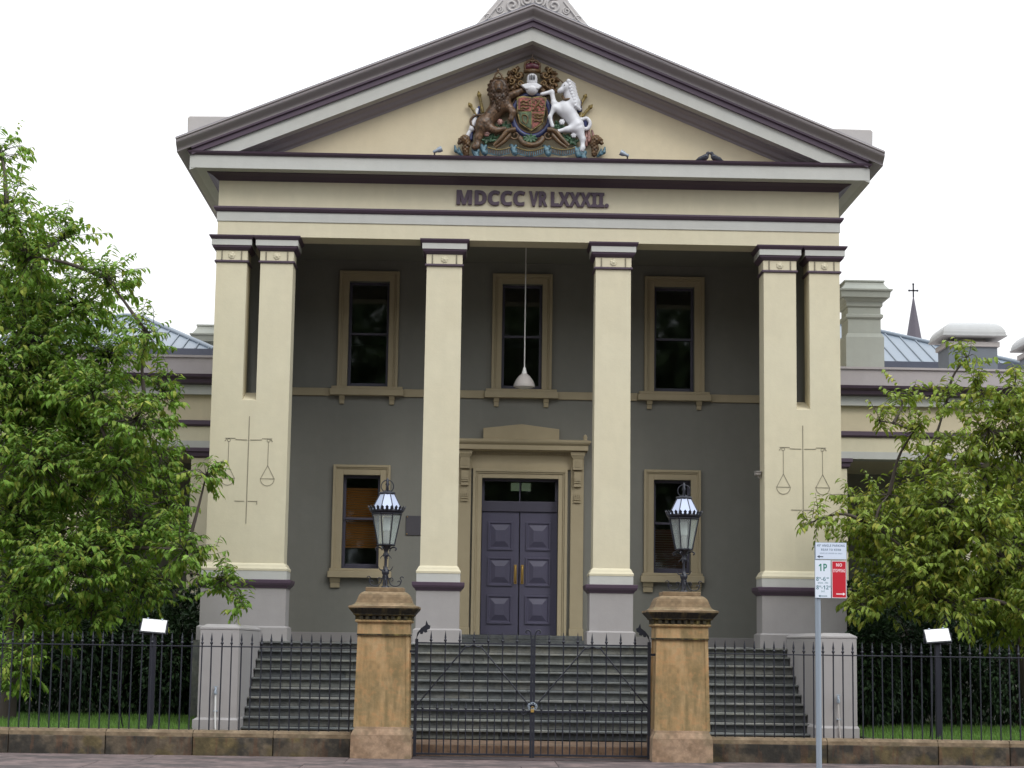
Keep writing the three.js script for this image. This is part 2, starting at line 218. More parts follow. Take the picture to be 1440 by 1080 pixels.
// entablature
{
  const e = holder('entablature', court);
  part('architrave', [bx(-6.25, 6.25, 9.9, 10.205, -0.6, 0), bx(-6.25, -5.65, 9.9, 10.205, -3.5, -0.6), bx(5.65, 6.25, 9.9, 10.205, -3.5, -0.6)], M.cream, e);
  const block = (list) => loft(list.map(([y, o]) => [y, -6.25 - o, 6.25 + o, -16 - o, o]));
  part('upper_fascia', block([[10.205, 0.02], [10.395, 0.02]]), M.pale, e);
  part('taenia', block([[10.395, 0.03], [10.42, 0.06], [10.46, 0.085], [10.495, 0.085], [10.505, 0.03]]), M.purple, e);
  part('frieze', block([[10.5, 0], [11.09, 0]]), M.cream, e);
  part('bed_moulding', block([[11.03, 0.012], [11.06, 0.05], [11.11, 0.12], [11.15, 0.22], [11.165, 0.22]]), M.purple, e);
  part('corona', block([[11.165, 0.5], [11.425, 0.5]]), M.pale, e);
  part('cornice_edge', block([[11.425, 0.52], [11.46, 0.56], [11.495, 0.575], [11.505, 0.5]]), M.purple, e);
  part('portico_ceiling', bx(-5.66, 5.66, 10.16, 10.203, -3.5, -0.59), M.olive, e);
  const font = await new FontLoader().loadAsync('fonts/droid/droid_sans_bold.typeface.json');
  for (const [txt, x0, x1, y0] of [['MDCCC', -1.48, -0.095, 10.62], ['VR', -0.02, 0.35, 10.62], ['LXXXII.', 0.42, 1.59, 10.615]]) {
    const g = new TextGeometry(txt, { font, size: 0.3, depth: 0.035, curveSegments: 6, bevelEnabled: true, bevelSize: 0.012, bevelThickness: 0.006, bevelSegments: 2 }); g.computeBoundingBox(); const b = g.boundingBox; g.translate(-b.min.x, -b.min.y, 0); g.scale((x1 - x0) / (b.max.x - b.min.x), 0.31 / (b.max.y - b.min.y), 1); g.translate(x0, y0, 0.004); const o = part('date_lettering', plain(g), M.purple, e); o.userData.label = 'raised purple letters ' + txt;
  }
}
// pediment: raking cornice swept over the gable
const SL = 0.4125, TOP = 14.6;
function chevron(prof, xe) {                        // prof: closed list of [z, drop below the roof line]
  const P = (x, [z, v]) => [x, TOP - SL * Math.abs(x) - v, z], f = [], n = prof.length;
  for (let i = 0; i < n; i++) { const a = prof[i], b = prof[(i + 1) % n]; for (const [x0, x1] of [[-xe, 0], [0, xe]]) f.push(P(x0, a), P(x1, b), P(x1, a), P(x0, a), P(x0, b), P(x1, b)); }
  const t = THREE.ShapeUtils.triangulateShape(prof.map(([z, v]) => new THREE.Vector2(z, v)), []);
  for (const q of t) { f.push(...q.map((k) => P(-xe, prof[k]))); f.push(...q.map((k) => P(xe, prof[k])).reverse()); }
  const g = tri(f); return g;
}
{
  const p = holder('pediment', court);
  const sima = [[-16.6, 0], [0.78, 0], [0.785, 0.03], [0.76, 0.045]]; for (let i = 0; i <= 8; i++) { const t = i / 8; sima.push([0.755 - 0.16 * t + 0.03 * Math.sin(t * Math.PI * 2), 0.05 + 0.2 * t]); } sima.push([-16.6, 0.25]);
  part('raking_sima', chevron(sima, 7.03), M.sima, p);
  part('raking_fillet', chevron([[-16.5, 0.25], [0.6, 0.25], [0.6, 0.29], [0.555, 0.31], [0.555, 0.405], [-16.5, 0.405]], 6.74), M.purple, p);
  part('raking_corona', chevron([[-16.5, 0.405], [0.495, 0.405], [0.495, 0.685], [-16.5, 0.685]], 6.78), M.pale, p);
  part('raking_bed_moulding', chevron([[-16.2, 0.685], [0.25, 0.685], [0.24, 0.72], [0.15, 0.76], [0.1, 0.83], [0.03, 0.86], [0.012, 0.9], [-16.2, 0.9]], 5.7), M.sima, p);
  part('tympanum', extrude([[-6.3, 11.5], [6.3, 11.5], [6.3, TOP - SL * 6.3 - 0.5], [0, TOP - 0.5], [-6.3, TOP - SL * 6.3 - 0.5]], -0.4, 0), M.tymp, p);
  part('roof_sheet', extrude([[-7.05, TOP - SL * 7.05 + 0.004], [0, TOP + 0.004], [7.05, TOP - SL * 7.05 + 0.004], [7.05, TOP - SL * 7.05 + 0.034], [0, TOP + 0.04], [-7.05, TOP - SL * 7.05 + 0.034]], -16.6, 0.7), M.gutter, p);
  for (const s of [-1, 1]) { const q = [[s * 6.02, 11.8], [s * 6.85, 11.5], [s * 6.87, 12.2], [s * 6.83, 12.24], [s * 6.02, 12.25]]; part('corner_acroterion', extrude(s > 0 ? q : q.reverse(), -0.45, 0.42, 0.02), M.carved, p); }
}
{
  // carved crest over the apex: a fan-shaped block with scroll relief (a part of the building)
  const a = holder('crest_acroterion', court);
  part('crest_block', extrude([[-1.18, 14.2], [-1.16, 14.26], [-0.74, 14.78], [-0.52, 15.12], [-0.44, 15.4], [-0.25, 15.72], [0, 15.86], [0.25, 15.72], [0.44, 15.4], [0.52, 15.12], [0.74, 14.78], [1.16, 14.26], [1.18, 14.2], [0, 14.35]], -0.05, 0.4, 0.03), M.carved, a);
  const spiral = (cx, cy, r, turns, dir, a0, w) => { const q = []; for (let i = 0; i <= 26; i++) { const t = i / 26, R = r * (1 - 0.85 * t), an = a0 + dir * t * turns * Math.PI * 2; q.push([cx + R * Math.cos(an), cy + R * Math.sin(an), 0.405]); } return tube(q, w, 6, 40); };
  for (const s of [-1, 1]) for (const [x, y, r, w, a0] of [[0.42, 14.68, 0.17, 0.028, 1.2], [0.13, 14.78, 0.12, 0.024, -1], [0.68, 14.58, 0.075, 0.02, 2], [0.9, 14.42, 0.07, 0.018, 0.4], [0.28, 15.1, 0.17, 0.03, 2.4], [0.12, 15.42, 0.12, 0.026, 0]]) part('scroll', spiral(s * x, y, r, 1.6, s, s > 0 ? a0 : Math.PI - a0, w), M.carved, a);
  for (const s of [-1, 1]) { part('leaf_relief', tube([[s * 1.1, 14.27, 0.4], [s * 0.95, 14.36, 0.41], [s * 0.8, 14.55, 0.41], [s * 0.62, 14.78, 0.4]], 0.02, 6), M.carved, a); part('leaf_relief', tube([[s * 0.56, 14.52, 0.4], [s * 0.7, 14.44, 0.41], [s * 0.88, 14.36, 0.4]], 0.022, 6), M.carved, a); }
  part('palmette', [-0.5, -0.25, 0, 0.25, 0.5].map((t) => tube([[0, 15.3, 0.4], [t * 0.3, 15.5, 0.42], [t * 0.55, 15.66 - t * t * 0.3, 0.4]], 0.035, 6, 8, 0.015)), M.carved, a);
}
// walls of the main block with openings
const WZ = -3.5, openings = [];
const WIN = [];
for (const [cx, up] of [[-3.375, 1], [-0.03, 1], [3.3, 1], [-3.44, 0], [3.265, 0]]) WIN.push(up ? { cx, up, w: 0.44, y0: 7.37, y1: 9.7 } : { cx, up, w: 0.4, y0: 3.44, y1: 5.45 });
for (const q of WIN) openings.push([q.cx - q.w, q.cx + q.w, q.y0, q.y1]);
openings.push([-0.85, 0.8, F, 5.43]);
{
  const cols = [...new Set([-6.25, 6.25, ...openings.flatMap((o) => [o[0], o[1]])])].sort((a, b) => a - b), g = [];
  for (let i = 0; i + 1 < cols.length; i++) {
    const a = cols[i], b = cols[i + 1], hit = openings.filter((o) => o[0] < b - 1e-6 && o[1] > a + 1e-6).sort((p, q) => p[2] - q[2]); let y = F;
    for (const o of hit) { if (o[2] > y + 1e-6) g.push(bx(a, b, y, o[2], WZ - 0.4, WZ)); y = o[3]; }
    g.push(bx(a, b, y, 10.2, WZ - 0.4, WZ));
  }
  part('portico_wall', g, M.olive, court);
  part('side_wall', bx(-6.25, -5.85, F, 10.2, -16, WZ - 0.4), M.cream, court); part('side_wall', bx(5.85, 6.25, F, 10.2, -16, WZ - 0.4), M.cream, court);
  part('rear_wall', [bx(-5.85, 5.85, F, 6.14, -16, -15.6), bx(-5.85, 5.85, 6.4, 10.2, -16, -15.6), bx(-5.85, 0.03, 6.14, 6.4, -16, -15.6), bx(0.6, 5.85, 6.14, 6.4, -16, -15.6), bx(0.295, 0.335, 6.14, 6.4, -15.9, -15.7)], M.inner, court);
  part('rear_pane', bx(0.03, 0.6, 6.14, 6.4, -15.96, -15.95), M.frosted, court);
  part('hall_floor', bx(-5.85, 5.85, F + 0.002, F + 0.02, -15.6, WZ - 0.4), M.inner, court);
  for (const s of [-1, 1]) part('portico_side_wall', bx(Math.min(s * 5.66, s * 6.2), Math.max(s * 5.66, s * 6.2), F, 9.9, -3.3, -0.602), M.olive, court);
  for (const s of [-1, 1]) part('rear_pilaster', bx(Math.min(s * 5.66, s * 6.25), Math.max(s * 5.66, s * 6.25), F, 9.9, -3.499, -3.3), M.olive, court);
  for (const s of [-1, 1]) part('pier_skirting', bx(Math.min(s * 1.42, s * 5.64), Math.max(s * 1.42, s * 5.64), F, 2.08, WZ, WZ + 0.04, 0.008), M.mauve, court);
  // string course, cut where the upper window sills stand
  const sc = [-5.64, -4.17, -2.58, -0.83, 0.77, 2.5, 4.1, 5.64]; for (let i = 0; i < sc.length; i += 2) part('string_course', bx(sc[i], sc[i + 1], 7.16, 7.33, WZ, WZ + 0.05, 0.01), M.tan, court);
}
function frame(cx, w, y0, y1, z, widths, m, parent) {  // stepped architrave on three sides
  const g = []; let o = 0; for (const [t, d] of widths) { g.push(bx(cx - w - o - t, cx - w - o, y0, y1 + o + t, z, z + d, 0.006), bx(cx + w + o, cx + w + o + t, y0, y1 + o + t, z, z + d, 0.006), bx(cx - w - o, cx + w + o, y1 + o, y1 + o + t, z, z + d, 0.006)); o += t; } return part('architrave', g, m, parent);
}
for (const q of WIN) {
  const w = holder('window', court), { cx, up } = q, y0 = q.y0, y1 = q.y1, zi = WZ - 0.16;
  w.userData.label = up ? 'tall dark upper sash window' : cx < 0 ? 'lower sash window with orange wooden blind' : 'lower sash window with dark blind';
  frame(cx, q.w, y0, y1, WZ, up ? [[0.12, 0.05], [0.035, 0.075], [0.06, 0.1]] : [[0.13, 0.05], [0.03, 0.07], [0.055, 0.09]], M.tan, w);
  const sw = up ? 0.8 : 0.68; part('sill', [bx(cx - sw, cx + sw, y0 - 0.2, y0 - 0.06, WZ, WZ + 0.17, 0.012), bx(cx - sw + 0.03, cx + sw - 0.03, y0 - 0.06, y0, WZ - 0.2, WZ + 0.13, 0.01)], M.tan, w);
  for (const s of [-1, 1]) { const bw = up ? 0.05 : 0.1, bo = up ? 0.54 : 0.52, h = up ? 0.18 : 0.21; part('bracket', [loft([[y0 - 0.2 - h, cx + s * bo - bw, cx + s * bo + bw, WZ, WZ + 0.05], [y0 - 0.2 - h * 0.5, cx + s * bo - bw, cx + s * bo + bw, WZ, WZ + 0.07]]), loft([[y0 - 0.2 - h * 0.46, cx + s * bo - bw - 0.008, cx + s * bo + bw + 0.008, WZ, WZ + 0.08], [y0 - 0.2, cx + s * bo - bw - 0.008, cx + s * bo + bw + 0.008, WZ, WZ + 0.13]])], M.tan, w); }
  const my = (y0 + y1) / 2 + (up ? 0 : 0.05), st = 0.06;
  part('upper_sash', [bx(cx - q.w, cx - q.w + st, my, y1, zi - 0.04, zi, 0.006), bx(cx + q.w - st, cx + q.w, my, y1, zi - 0.04, zi, 0.006), bx(cx - q.w + st, cx + q.w - st, y1 - st, y1, zi - 0.04, zi, 0.006), bx(cx - q.w + st, cx + q.w - st, my, my + 0.05, zi - 0.04, zi, 0.006)], M.sash, w);
  part('lower_sash', [bx(cx - q.w, cx - q.w + st, y0, my + 0.05, zi - 0.084, zi - 0.044, 0.006), bx(cx + q.w - st, cx + q.w, y0, my + 0.05, zi - 0.084, zi - 0.044, 0.006), bx(cx - q.w + st, cx + q.w - st, y0, y0 + 0.11, zi - 0.084, zi - 0.044, 0.006), bx(cx - q.w + st, cx + q.w - st, my, my + 0.05, zi - 0.084, zi - 0.044, 0.006)], M.sash, w);
  part('pane', bx(cx - q.w + st, cx + q.w - st, my + 0.05, y1 - st, zi - 0.022, zi - 0.018), M.glass, w); part('pane', bx(cx - q.w + st, cx + q.w - st, y0 + 0.11, my, zi - 0.066, zi - 0.062), M.glass, w);
  const bl = [], b0 = up ? y0 + 1.0 : cx < 0 ? y0 + 0.48 : y0 + 0.1, b1 = up || cx < 0 ? y1 - (up ? 0.3 : 0.28) : y0 + 0.95; if (!up) for (let y = b0; y < b1; y += 0.052) { const b = new THREE.BoxGeometry(2 * q.w - 0.1, 0.044, 0.004); b.rotateX(0.42); b.translate(cx, y, zi - 0.13); bl.push(b); }
  if (bl.length) part('blind', bl.map((b) => uvm(b.toNonIndexed())), cx < 0 && !up ? M.blind : M.blinddark, w);
}
// entrance: surround, hood, panelled double doors, transom light
{
  const d = holder('entrance_surround', court), z = WZ;
  frame(-0.025, 0.825, F, 5.43, z, [[0.1, 0.06], [0.035, 0.085], [0.06, 0.11]], M.tan, d);
  part('surround_panel', bx(-1.36, 1.34, 5.63, 6.02, z, z + 0.05), M.tan, d);
  for (const s of [-1, 1]) {
    const cx = s * 1.215 - 0.01; part('pilaster', [bx(cx - 0.14, cx + 0.14, F + 0.35, 5.95, z, z + 0.08, 0.008), bx(cx - 0.155, cx + 0.155, F, F + 0.35, z, z + 0.1, 0.01)], M.tan, d);
    const c = []; for (let i = 0; i < 5; i++) c.push(bx(cx - 0.14 + i * 0.06, cx - 0.1 + i * 0.06, 5.93, 5.98, z + 0.1, z + 0.24)); c.push(loft([[5.86, cx - 0.105, cx + 0.105, z, z + 0.2], [5.93, cx - 0.15, cx + 0.15, z, z + 0.23], [6.0, cx - 0.16, cx + 0.16, z, z + 0.25]]), bx(cx - 0.105, cx + 0.105, 5.62, 5.87, z, z + 0.19, 0.008), bx(cx - 0.055, cx - 0.03, 5.68, 5.82, z + 0.18, z + 0.205), bx(cx + 0.03, cx + 0.055, 5.68, 5.82, z + 0.18, z + 0.205), bx(cx - 0.03, cx + 0.03, 5.68, 5.705, z + 0.18, z + 0.205), bx(cx - 0.03, cx + 0.03, 5.795, 5.82, z + 0.18, z + 0.205));
    for (let i = 0; i < 7; i++) { const t = i / 6; c.push(bx(cx - 0.075, cx + 0.075, 5.3 + t * 0.25, 5.34 + t * 0.25, z, z + 0.1 + 0.09 * Math.sin(Math.PI * (0.15 + 0.7 * t)))); } c.push(bx(cx - 0.08, cx + 0.08, 5.26, 5.3, z, z + 0.15)); for (let i = 0; i < 4; i++) c.push(bx(cx - 0.07 + i * 0.04, cx - 0.045 + i * 0.04, 5.02, 5.1, z, z + 0.115)); c.push(bx(cx - 0.075, cx + 0.075, 4.98, 5.01, z, z + 0.12), bx(cx - 0.075, cx + 0.075, 4.92, 4.95, z, z + 0.12));
    c.push(bx(cx - 0.07, cx + 0.07, 4.94, 5.31, z, z + 0.09)); part('console', c, M.tan, d);
  }
  part('hood', [loft([[6.0, -1.42, 1.4, z, z + 0.18], [6.03, -1.44, 1.42, z, z + 0.3], [6.13, -1.44, 1.42, z, z + 0.3], [6.135, -1.45, 1.43, z, z + 0.31], [6.17, -1.47, 1.45, z, z + 0.345], [6.2, -1.5, 1.48, z, z + 0.36], [6.235, -1.5, 1.48, z, z + 0.36], [6.26, -1.4, 1.38, z, z + 0.25]])], M.tan, d);
  const dn = []; for (let x = -1.05; x < 1.0; x += 0.062) dn.push(bx(x, x + 0.034, 5.95, 6.0, z + 0.05, z + 0.13)); part('dentil_row', dn, M.tan, d);
  part('blocking_pediment', extrude([[-0.84, 6.24], [0.8, 6.24], [0.8, 6.5], [-0.02, 6.6], [-0.84, 6.5]], z + 0.002, z + 0.14, 0.01), M.tan, d);
  part('hood_ornament', lathe([[0.001, 0.14], [0.03, 0.12], [0.05, 0.07], [0.04, 0.03], [0.07, 0]], 10, [1.36, 6.25, z + 0.2]), M.tan, d);
  part('threshold', [bx(-1.5, 1.46, F + 0.001, F + 0.1, z, z + 0.62, 0.015), bx(-1.36, 1.33, F + 0.1, 2.075, z - 0.3, z + 0.3, 0.015)], M.steps[4], d);
  const dr = holder('double_door', court), zi = z - 0.2;
  for (const s of [-1, 1]) {
    const a = s < 0 ? -0.85 : -0.021, b = s < 0 ? -0.029 : 0.8, cx = (a + b) / 2 + s * -0.005; part('door_leaf', bx(a + 0.012, b, 2.08, 4.72, zi - 0.06, zi, 0.006), M.door, dr);
    for (const cy of [4.2, 3.43, 2.62]) part('door_panel', loft([[zi - 0.01, cx - 0.27, cx + 0.27, cy - 0.31, cy + 0.31], [zi + 0.03, cx - 0.265, cx + 0.265, cy - 0.305, cy + 0.305], [zi + 0.03, cx - 0.235, cx + 0.235, cy - 0.275, cy + 0.275], [zi + 0.006, cx - 0.215, cx + 0.215, cy - 0.255, cy + 0.255], [zi + 0.006, cx - 0.195, cx + 0.195, cy - 0.235, cy + 0.235], [zi + 0.05, cx - 0.1, cx + 0.1, cy - 0.12, cy + 0.12]], 'z'), M.door, dr);
    const hx = s < 0 ? -0.1 : 0.05; part('pull_handle', [tube([[hx, 3.2, zi], [hx, 3.21, zi + 0.06], [hx, 3.25, zi + 0.08], [hx, 3.5, zi + 0.08], [hx, 3.54, zi + 0.06], [hx, 3.55, zi]], 0.016, 8, 24), bx(hx - 0.03, hx + 0.03, 3.17, 3.58, zi - 0.004, zi + 0.006, 0.003)], M.brass, dr);
  }
  part('transom_bar', bx(-0.85, 0.8, 4.722, 4.95, zi - 0.1, zi + 0.04, 0.012), M.sash, dr); part('transom_frame', [bx(-0.85, -0.79, 4.95, 5.43, zi - 0.06, zi, 0.006), bx(0.74, 0.8, 4.95, 5.43, zi - 0.06, zi, 0.006), bx(-0.79, 0.74, 5.38, 5.43, zi - 0.06, zi, 0.006), bx(-0.037, -0.013, 4.95, 5.38, zi - 0.06, zi, 0.004)], M.sash, dr);
  for (const [a, b] of [[-0.79, -0.037], [-0.013, 0.74]]) part('transom_pane', bx(a, b, 4.95, 5.38, zi - 0.032, zi - 0.028), M.glass, dr);
}
// side wings: loggias under a plain entablature and parapet
for (const s of [-1, 1]) {
  const w = holder('side_wing', court), X = (a, b) => s > 0 ? [a, b] : [-b, -a], [a, b] = X(6.25, 22), z1 = -4.5, z0 = -12;
  const blk = (list) => loft(list.map(([y, o]) => [y, s > 0 ? a : a - o, s > 0 ? b + o : b, z0, z1 + o])); w.userData.label = s < 0 ? 'low wing with loggia behind the leafy tree' : 'low wing with loggia beside the tall chimney';
  part('parapet', [blk([[7.7, 0], [8.1, 0]]), blk([[8.1, 0.04], [8.15, 0.04]])], M.parapet, w); part('cornice', blk([[7.47, 0.18], [7.5, 0.3], [7.57, 0.32], [7.62, 0.4], [7.68, 0.42], [7.71, 0.2]]), M.purple, w); part('corona', blk([[7.26, 0.14], [7.47, 0.14]]), M.pale, w);
  part('frieze', blk([[6.7, 0], [7.26, 0]]), M.tymp, w); part('taenia', blk([[6.56, 0.03], [6.6, 0.07], [6.68, 0.07], [6.7, 0.02]]), M.purple, w); const [c0, c1] = [s > 0 ? a : a, s > 0 ? b : b];
  part('architrave', [bx(c0, c1, 6.24, 6.56, z1 - 0.5, z1), bx(c0, c1, 6.4, 6.56, z0, z1 - 0.5)], M.cream, w); part('architrave_edge', bx(c0, c1, 6.08, 6.24, z1 - 0.5, z1 + 0.012), M.pale, w); part('loggia_wall', bx(c0, c1, F - 0.5, 6.4, z0, z0 + 0.4), M.olive, w); part('loggia_floor', bx(c0, c1, 0.3, F - 0.4, z0 + 0.1, z1 + 0.2), M.olive, w);
  for (const px of [6.78, 9.9, 13, 16.1, 19.2]) { const hw = px < 7 ? 0.5 : 0.3; part('loggia_pier', [ring(s * px, z1 - 0.25, hw, 0.25, [[2.9, 0], [5.86, -0.01]])], M.cream, w); part('pier_cap', ring(s * px, z1 - 0.25, hw, 0.25, [[5.86, 0], [5.9, 0.05], [5.98, 0.06], [6.0, 0.1], [6.08, 0.1]]), M.purple, w); part('pier_pedestal', ring(s * px, z1 - 0.25, hw, 0.25, [[1.48, 0.08], [2.7, 0.08], [2.8, 0.14], [2.9, 0.02]]), M.olive, w); }
  // hipped metal roof with standing seams
  const roof = holder('wing_roof', court), E = s < 0 ? { x0: -14, x1: -7.75, ya: 9.28, yr: 10.8, ax0: -10.9, ax1: -10.45 } : { x0: 6.9, x1: 13.2, ya: 9.27, yr: 10.95, ax0: 8.6, ax1: 9.3 }, zf = -11, zr = -15, zb = -19;
  const A = [E.x0, E.ya, zf], B = [E.x1, E.ya, zf], C = [E.ax1, E.yr, zr], D = [E.ax0, E.yr, zr], A2 = [E.x0, E.ya, zb], B2 = [E.x1, E.ya, zb];
  part('roof_sheet', tri([A, B, C, A, C, D, B, B2, C, B2, A2, D, B2, D, C, A2, A, D]), M.roof, roof); part('roof_gutter', loft([[E.ya - 0.16, E.x0 - 0.05, E.x1 + 0.05, zb, zf + 0.1], [E.ya + 0.004, E.x0 - 0.12, E.x1 + 0.12, zb, zf + 0.16]]), M.gutter, roof); part('roof_drum', bx(E.x0 + 0.2, E.x1 - 0.2, 7.6, E.ya - 0.15, zb, zf - 0.2), M.parapet, roof);
  for (let x = E.x0 + 0.3; x < E.x1; x += 0.34) { const t = x < E.ax0 ? (x - E.x0) / (E.ax0 - E.x0) : x > E.ax1 ? (E.x1 - x) / (E.x1 - E.ax1) : 1; if (t < 0.06) continue; part('seam', tube([[x, E.ya + 0.012, zf], [x, E.ya + (E.yr - E.ya) * t + 0.012, zf + (zr - zf) * t]], 0.028, 4, 1), M.roof, roof); }
  for (const [p, q] of [[A, D], [B, C], [D, C]]) part('ridge_cap', tube([p, q].map((v) => [v[0], v[1] + 0.02, v[2]]), 0.07, 6, 1), M.roof, roof);
}
function chimney(x, z, y0, h, k, label) {
  const c = holder('chimney', court); c.userData.label = label; const R = (l) => ring(x, z, 0.38 * k, 0.38 * k, l.map(([y, o]) => [y0 + y * h, o * k]));
  part('chimney_base', R([[0, 0.06], [0.42, 0.06], [0.46, 0.02]]), M.stonegrey, c); part('chimney_shaft', R([[0.46, 0], [0.9, 0]]), M.stonegrey, c); part('chimney_band', R([[0.61, 0.02], [0.625, 0.05], [0.65, 0.05], [0.66, 0.01]]), M.stonegrey, c); part('chimney_band', R([[0.73, 0.02], [0.74, 0.04], [0.78, 0.04], [0.8, 0.1], [0.82, 0.12]]), M.stonegrey, c);
  part('chimney_cap', R([[0.82, 0.18], [0.88, 0.2], [0.885, 0.235], [0.9, 0.24], [0.905, 0.17], [0.95, 0.09], [0.98, 0.06], [0.985, 0.085], [1, 0.085]]), M.stonegrey, c);
}
chimney(7.93, -6, 8.05, 2.29, 1, 'tall grey rendered chimney with moulded cap'); chimney(-8.0, -13, 7.6, 2.6, 1, 'grey chimney half hidden behind the corner pier');
for (const [x, z, k] of [[10.68, -7, 1], [12.95, -8, 1]]) {
  const v = holder('roof_ventilator', court), y = 7.9; part('vent_box', bx(x - 0.58 * k, x + 0.58 * k, y, 9.0, z - 0.5, z + 0.5, 0.01), M.ventgrey, v); part('vent_collar', bx(x - 0.63 * k, x + 0.63 * k, 8.98, 9.1, z - 0.55, z + 0.55, 0.015), M.carved, v); part('vent_neck', bx(x - 0.34, x + 0.34, 9.1, 9.3, z - 0.34, z + 0.34), M.carved, v);
  { const lv = [[9.2, 0.74], [9.215, 0.765], [9.24, 0.765]]; for (let k = 0; k <= 8; k++) { const t = k / 8 * Math.PI / 2; lv.push([9.25 + 0.33 * Math.sin(t), 0.35 + 0.39 * Math.cos(t)]); } part('vent_hood', loft(lv.map(([h, w]) => [h, x - w, x + w, z - w * 0.92, z + w * 0.92])), M.oldpaint, v); }
}
// church spire far behind
{
  const c = thing('church_spire', 'thin slate church spire with a cross rising beyond the roofs', 'spire', [22.05, 0, -60]);
  part('spire', lathe([[1.9, 10], [1.75, 10.2], [0.02, 20.35]], 8), M.slate, c); part('tower', bx(-1.7, 1.7, -0.2, 10.05, -1.7, 1.7), M.stonegrey, c);
  part('cross', [bx(-0.035, 0.035, 20.3, 21.0, -0.03, 0.03), bx(-0.22, 0.22, 20.62, 20.69, -0.03, 0.03), ...[[0, 21], [-0.22, 20.655], [0.22, 20.655]].map(([x, y]) => { const g = new THREE.SphereGeometry(0.06, 8, 6); g.translate(x, y, 0); return g; })], M.iron, c);
}
// ---------------------------------------------------------------- entrance stairs: ten courses of stone between cheek walls
{
  const st = thing('entrance_stairs', 'wide flight of worn grey stone steps rising to the portico', 'stairs');
  const R = 0.168, D = 0.31;
  for (let i = 0; i < 10; i++) {
    const top = F - i * R, zn = 0.3 + i * D; let x = -5.1;
    while (x < 5.09) { let e = Math.min(5.1, x + rr(1.5, 3.2)); if (5.1 - e < 0.9) e = 5.1; const m = M.steps[Math.floor(rnd() * 5)], dy = rr(-0.004, 0.002); part('step_riser', bx(x + 0.003, e - 0.003, top - R, top - 0.041, zn - 0.3, zn - 0.085 + rr(-0.006, 0.004), 0.006, rr(0, 9), rr(0, 9)), m, st); x = e; void dy; }
    x = -5.1; while (x < 5.09) { let e = Math.min(5.1, x + rr(1.6, 3.4)); if (5.1 - e < 0.9) e = 5.1; part('step_tread', bx(x + 0.003, e - 0.003, top - 0.04, top + rr(-0.005, 0.001), zn - 0.35, zn + rr(-0.004, 0.006), 0.01, rr(0, 9), rr(0, 9)), M.steps[Math.floor(rnd() * 5)], st); x = e; }
  }
  for (const s of [-1, 1]) {
    const [a, b] = s < 0 ? [-5.8, -5.11] : [5.11, 5.78];
    part('cheek_wall', bx(a, b, 0.2, 2.07, 0.14, 3.6, 0.02), M.mauve, st); part('cheek_coping', loft([[2.07, a - 0.006, b + 0.006, 0.14, 3.606], [2.1, a - 0.006, b + 0.006, 0.14, 3.606], [2.16, a + 0.1, b - 0.1, 0.14, 3.45]]), M.mauve, st); part('cheek_plinth', loft([[0.2, a - 0.07, b + 0.02, 0.5, 3.66], [0.5, a - 0.07, b + 0.02, 0.5, 3.66], [0.54, a - 0.003, b + 0.002, 0.5, 3.603]]), M.mauve, st);
  }
}
for (const [x, s, l] of [[-5.47, -1, 'white standpipe tap fixed to the cheek wall near the dark loggia tree'], [5.44, 1, 'grey standpipe tap fixed to the cheek wall behind the parking sign']]) {
  const t = thing('garden_tap', l, 'tap', [x, 0.54, 3.6]); part('pipe', tube([[0.02, -0.3, 0.09], [0, 0, 0.08], [-0.01, 0.4, 0.05]], 0.016, 8, 12), s < 0 ? M.white : M.carved, t); part('tap_head', [lathe([[0.001, 0.13], [0.022, 0.12], [0.02, 0.08], [0.03, 0.05], [0.028, 0]], 10, [-0.01, 0.4, 0.055]), tube([[-0.01, 0.46, 0.05], [-0.01, 0.47, 0.12], [-0.01, 0.42, 0.14]], 0.013, 6, 8), bx(-0.05, 0.03, 0.53, 0.545, 0.045, 0.065, 0.004)], M.galv, t); part('pipe_clip', bx(-0.035, 0.03, 0.1, 0.13, 0.0, 0.085, 0.006), M.galv, t);
}
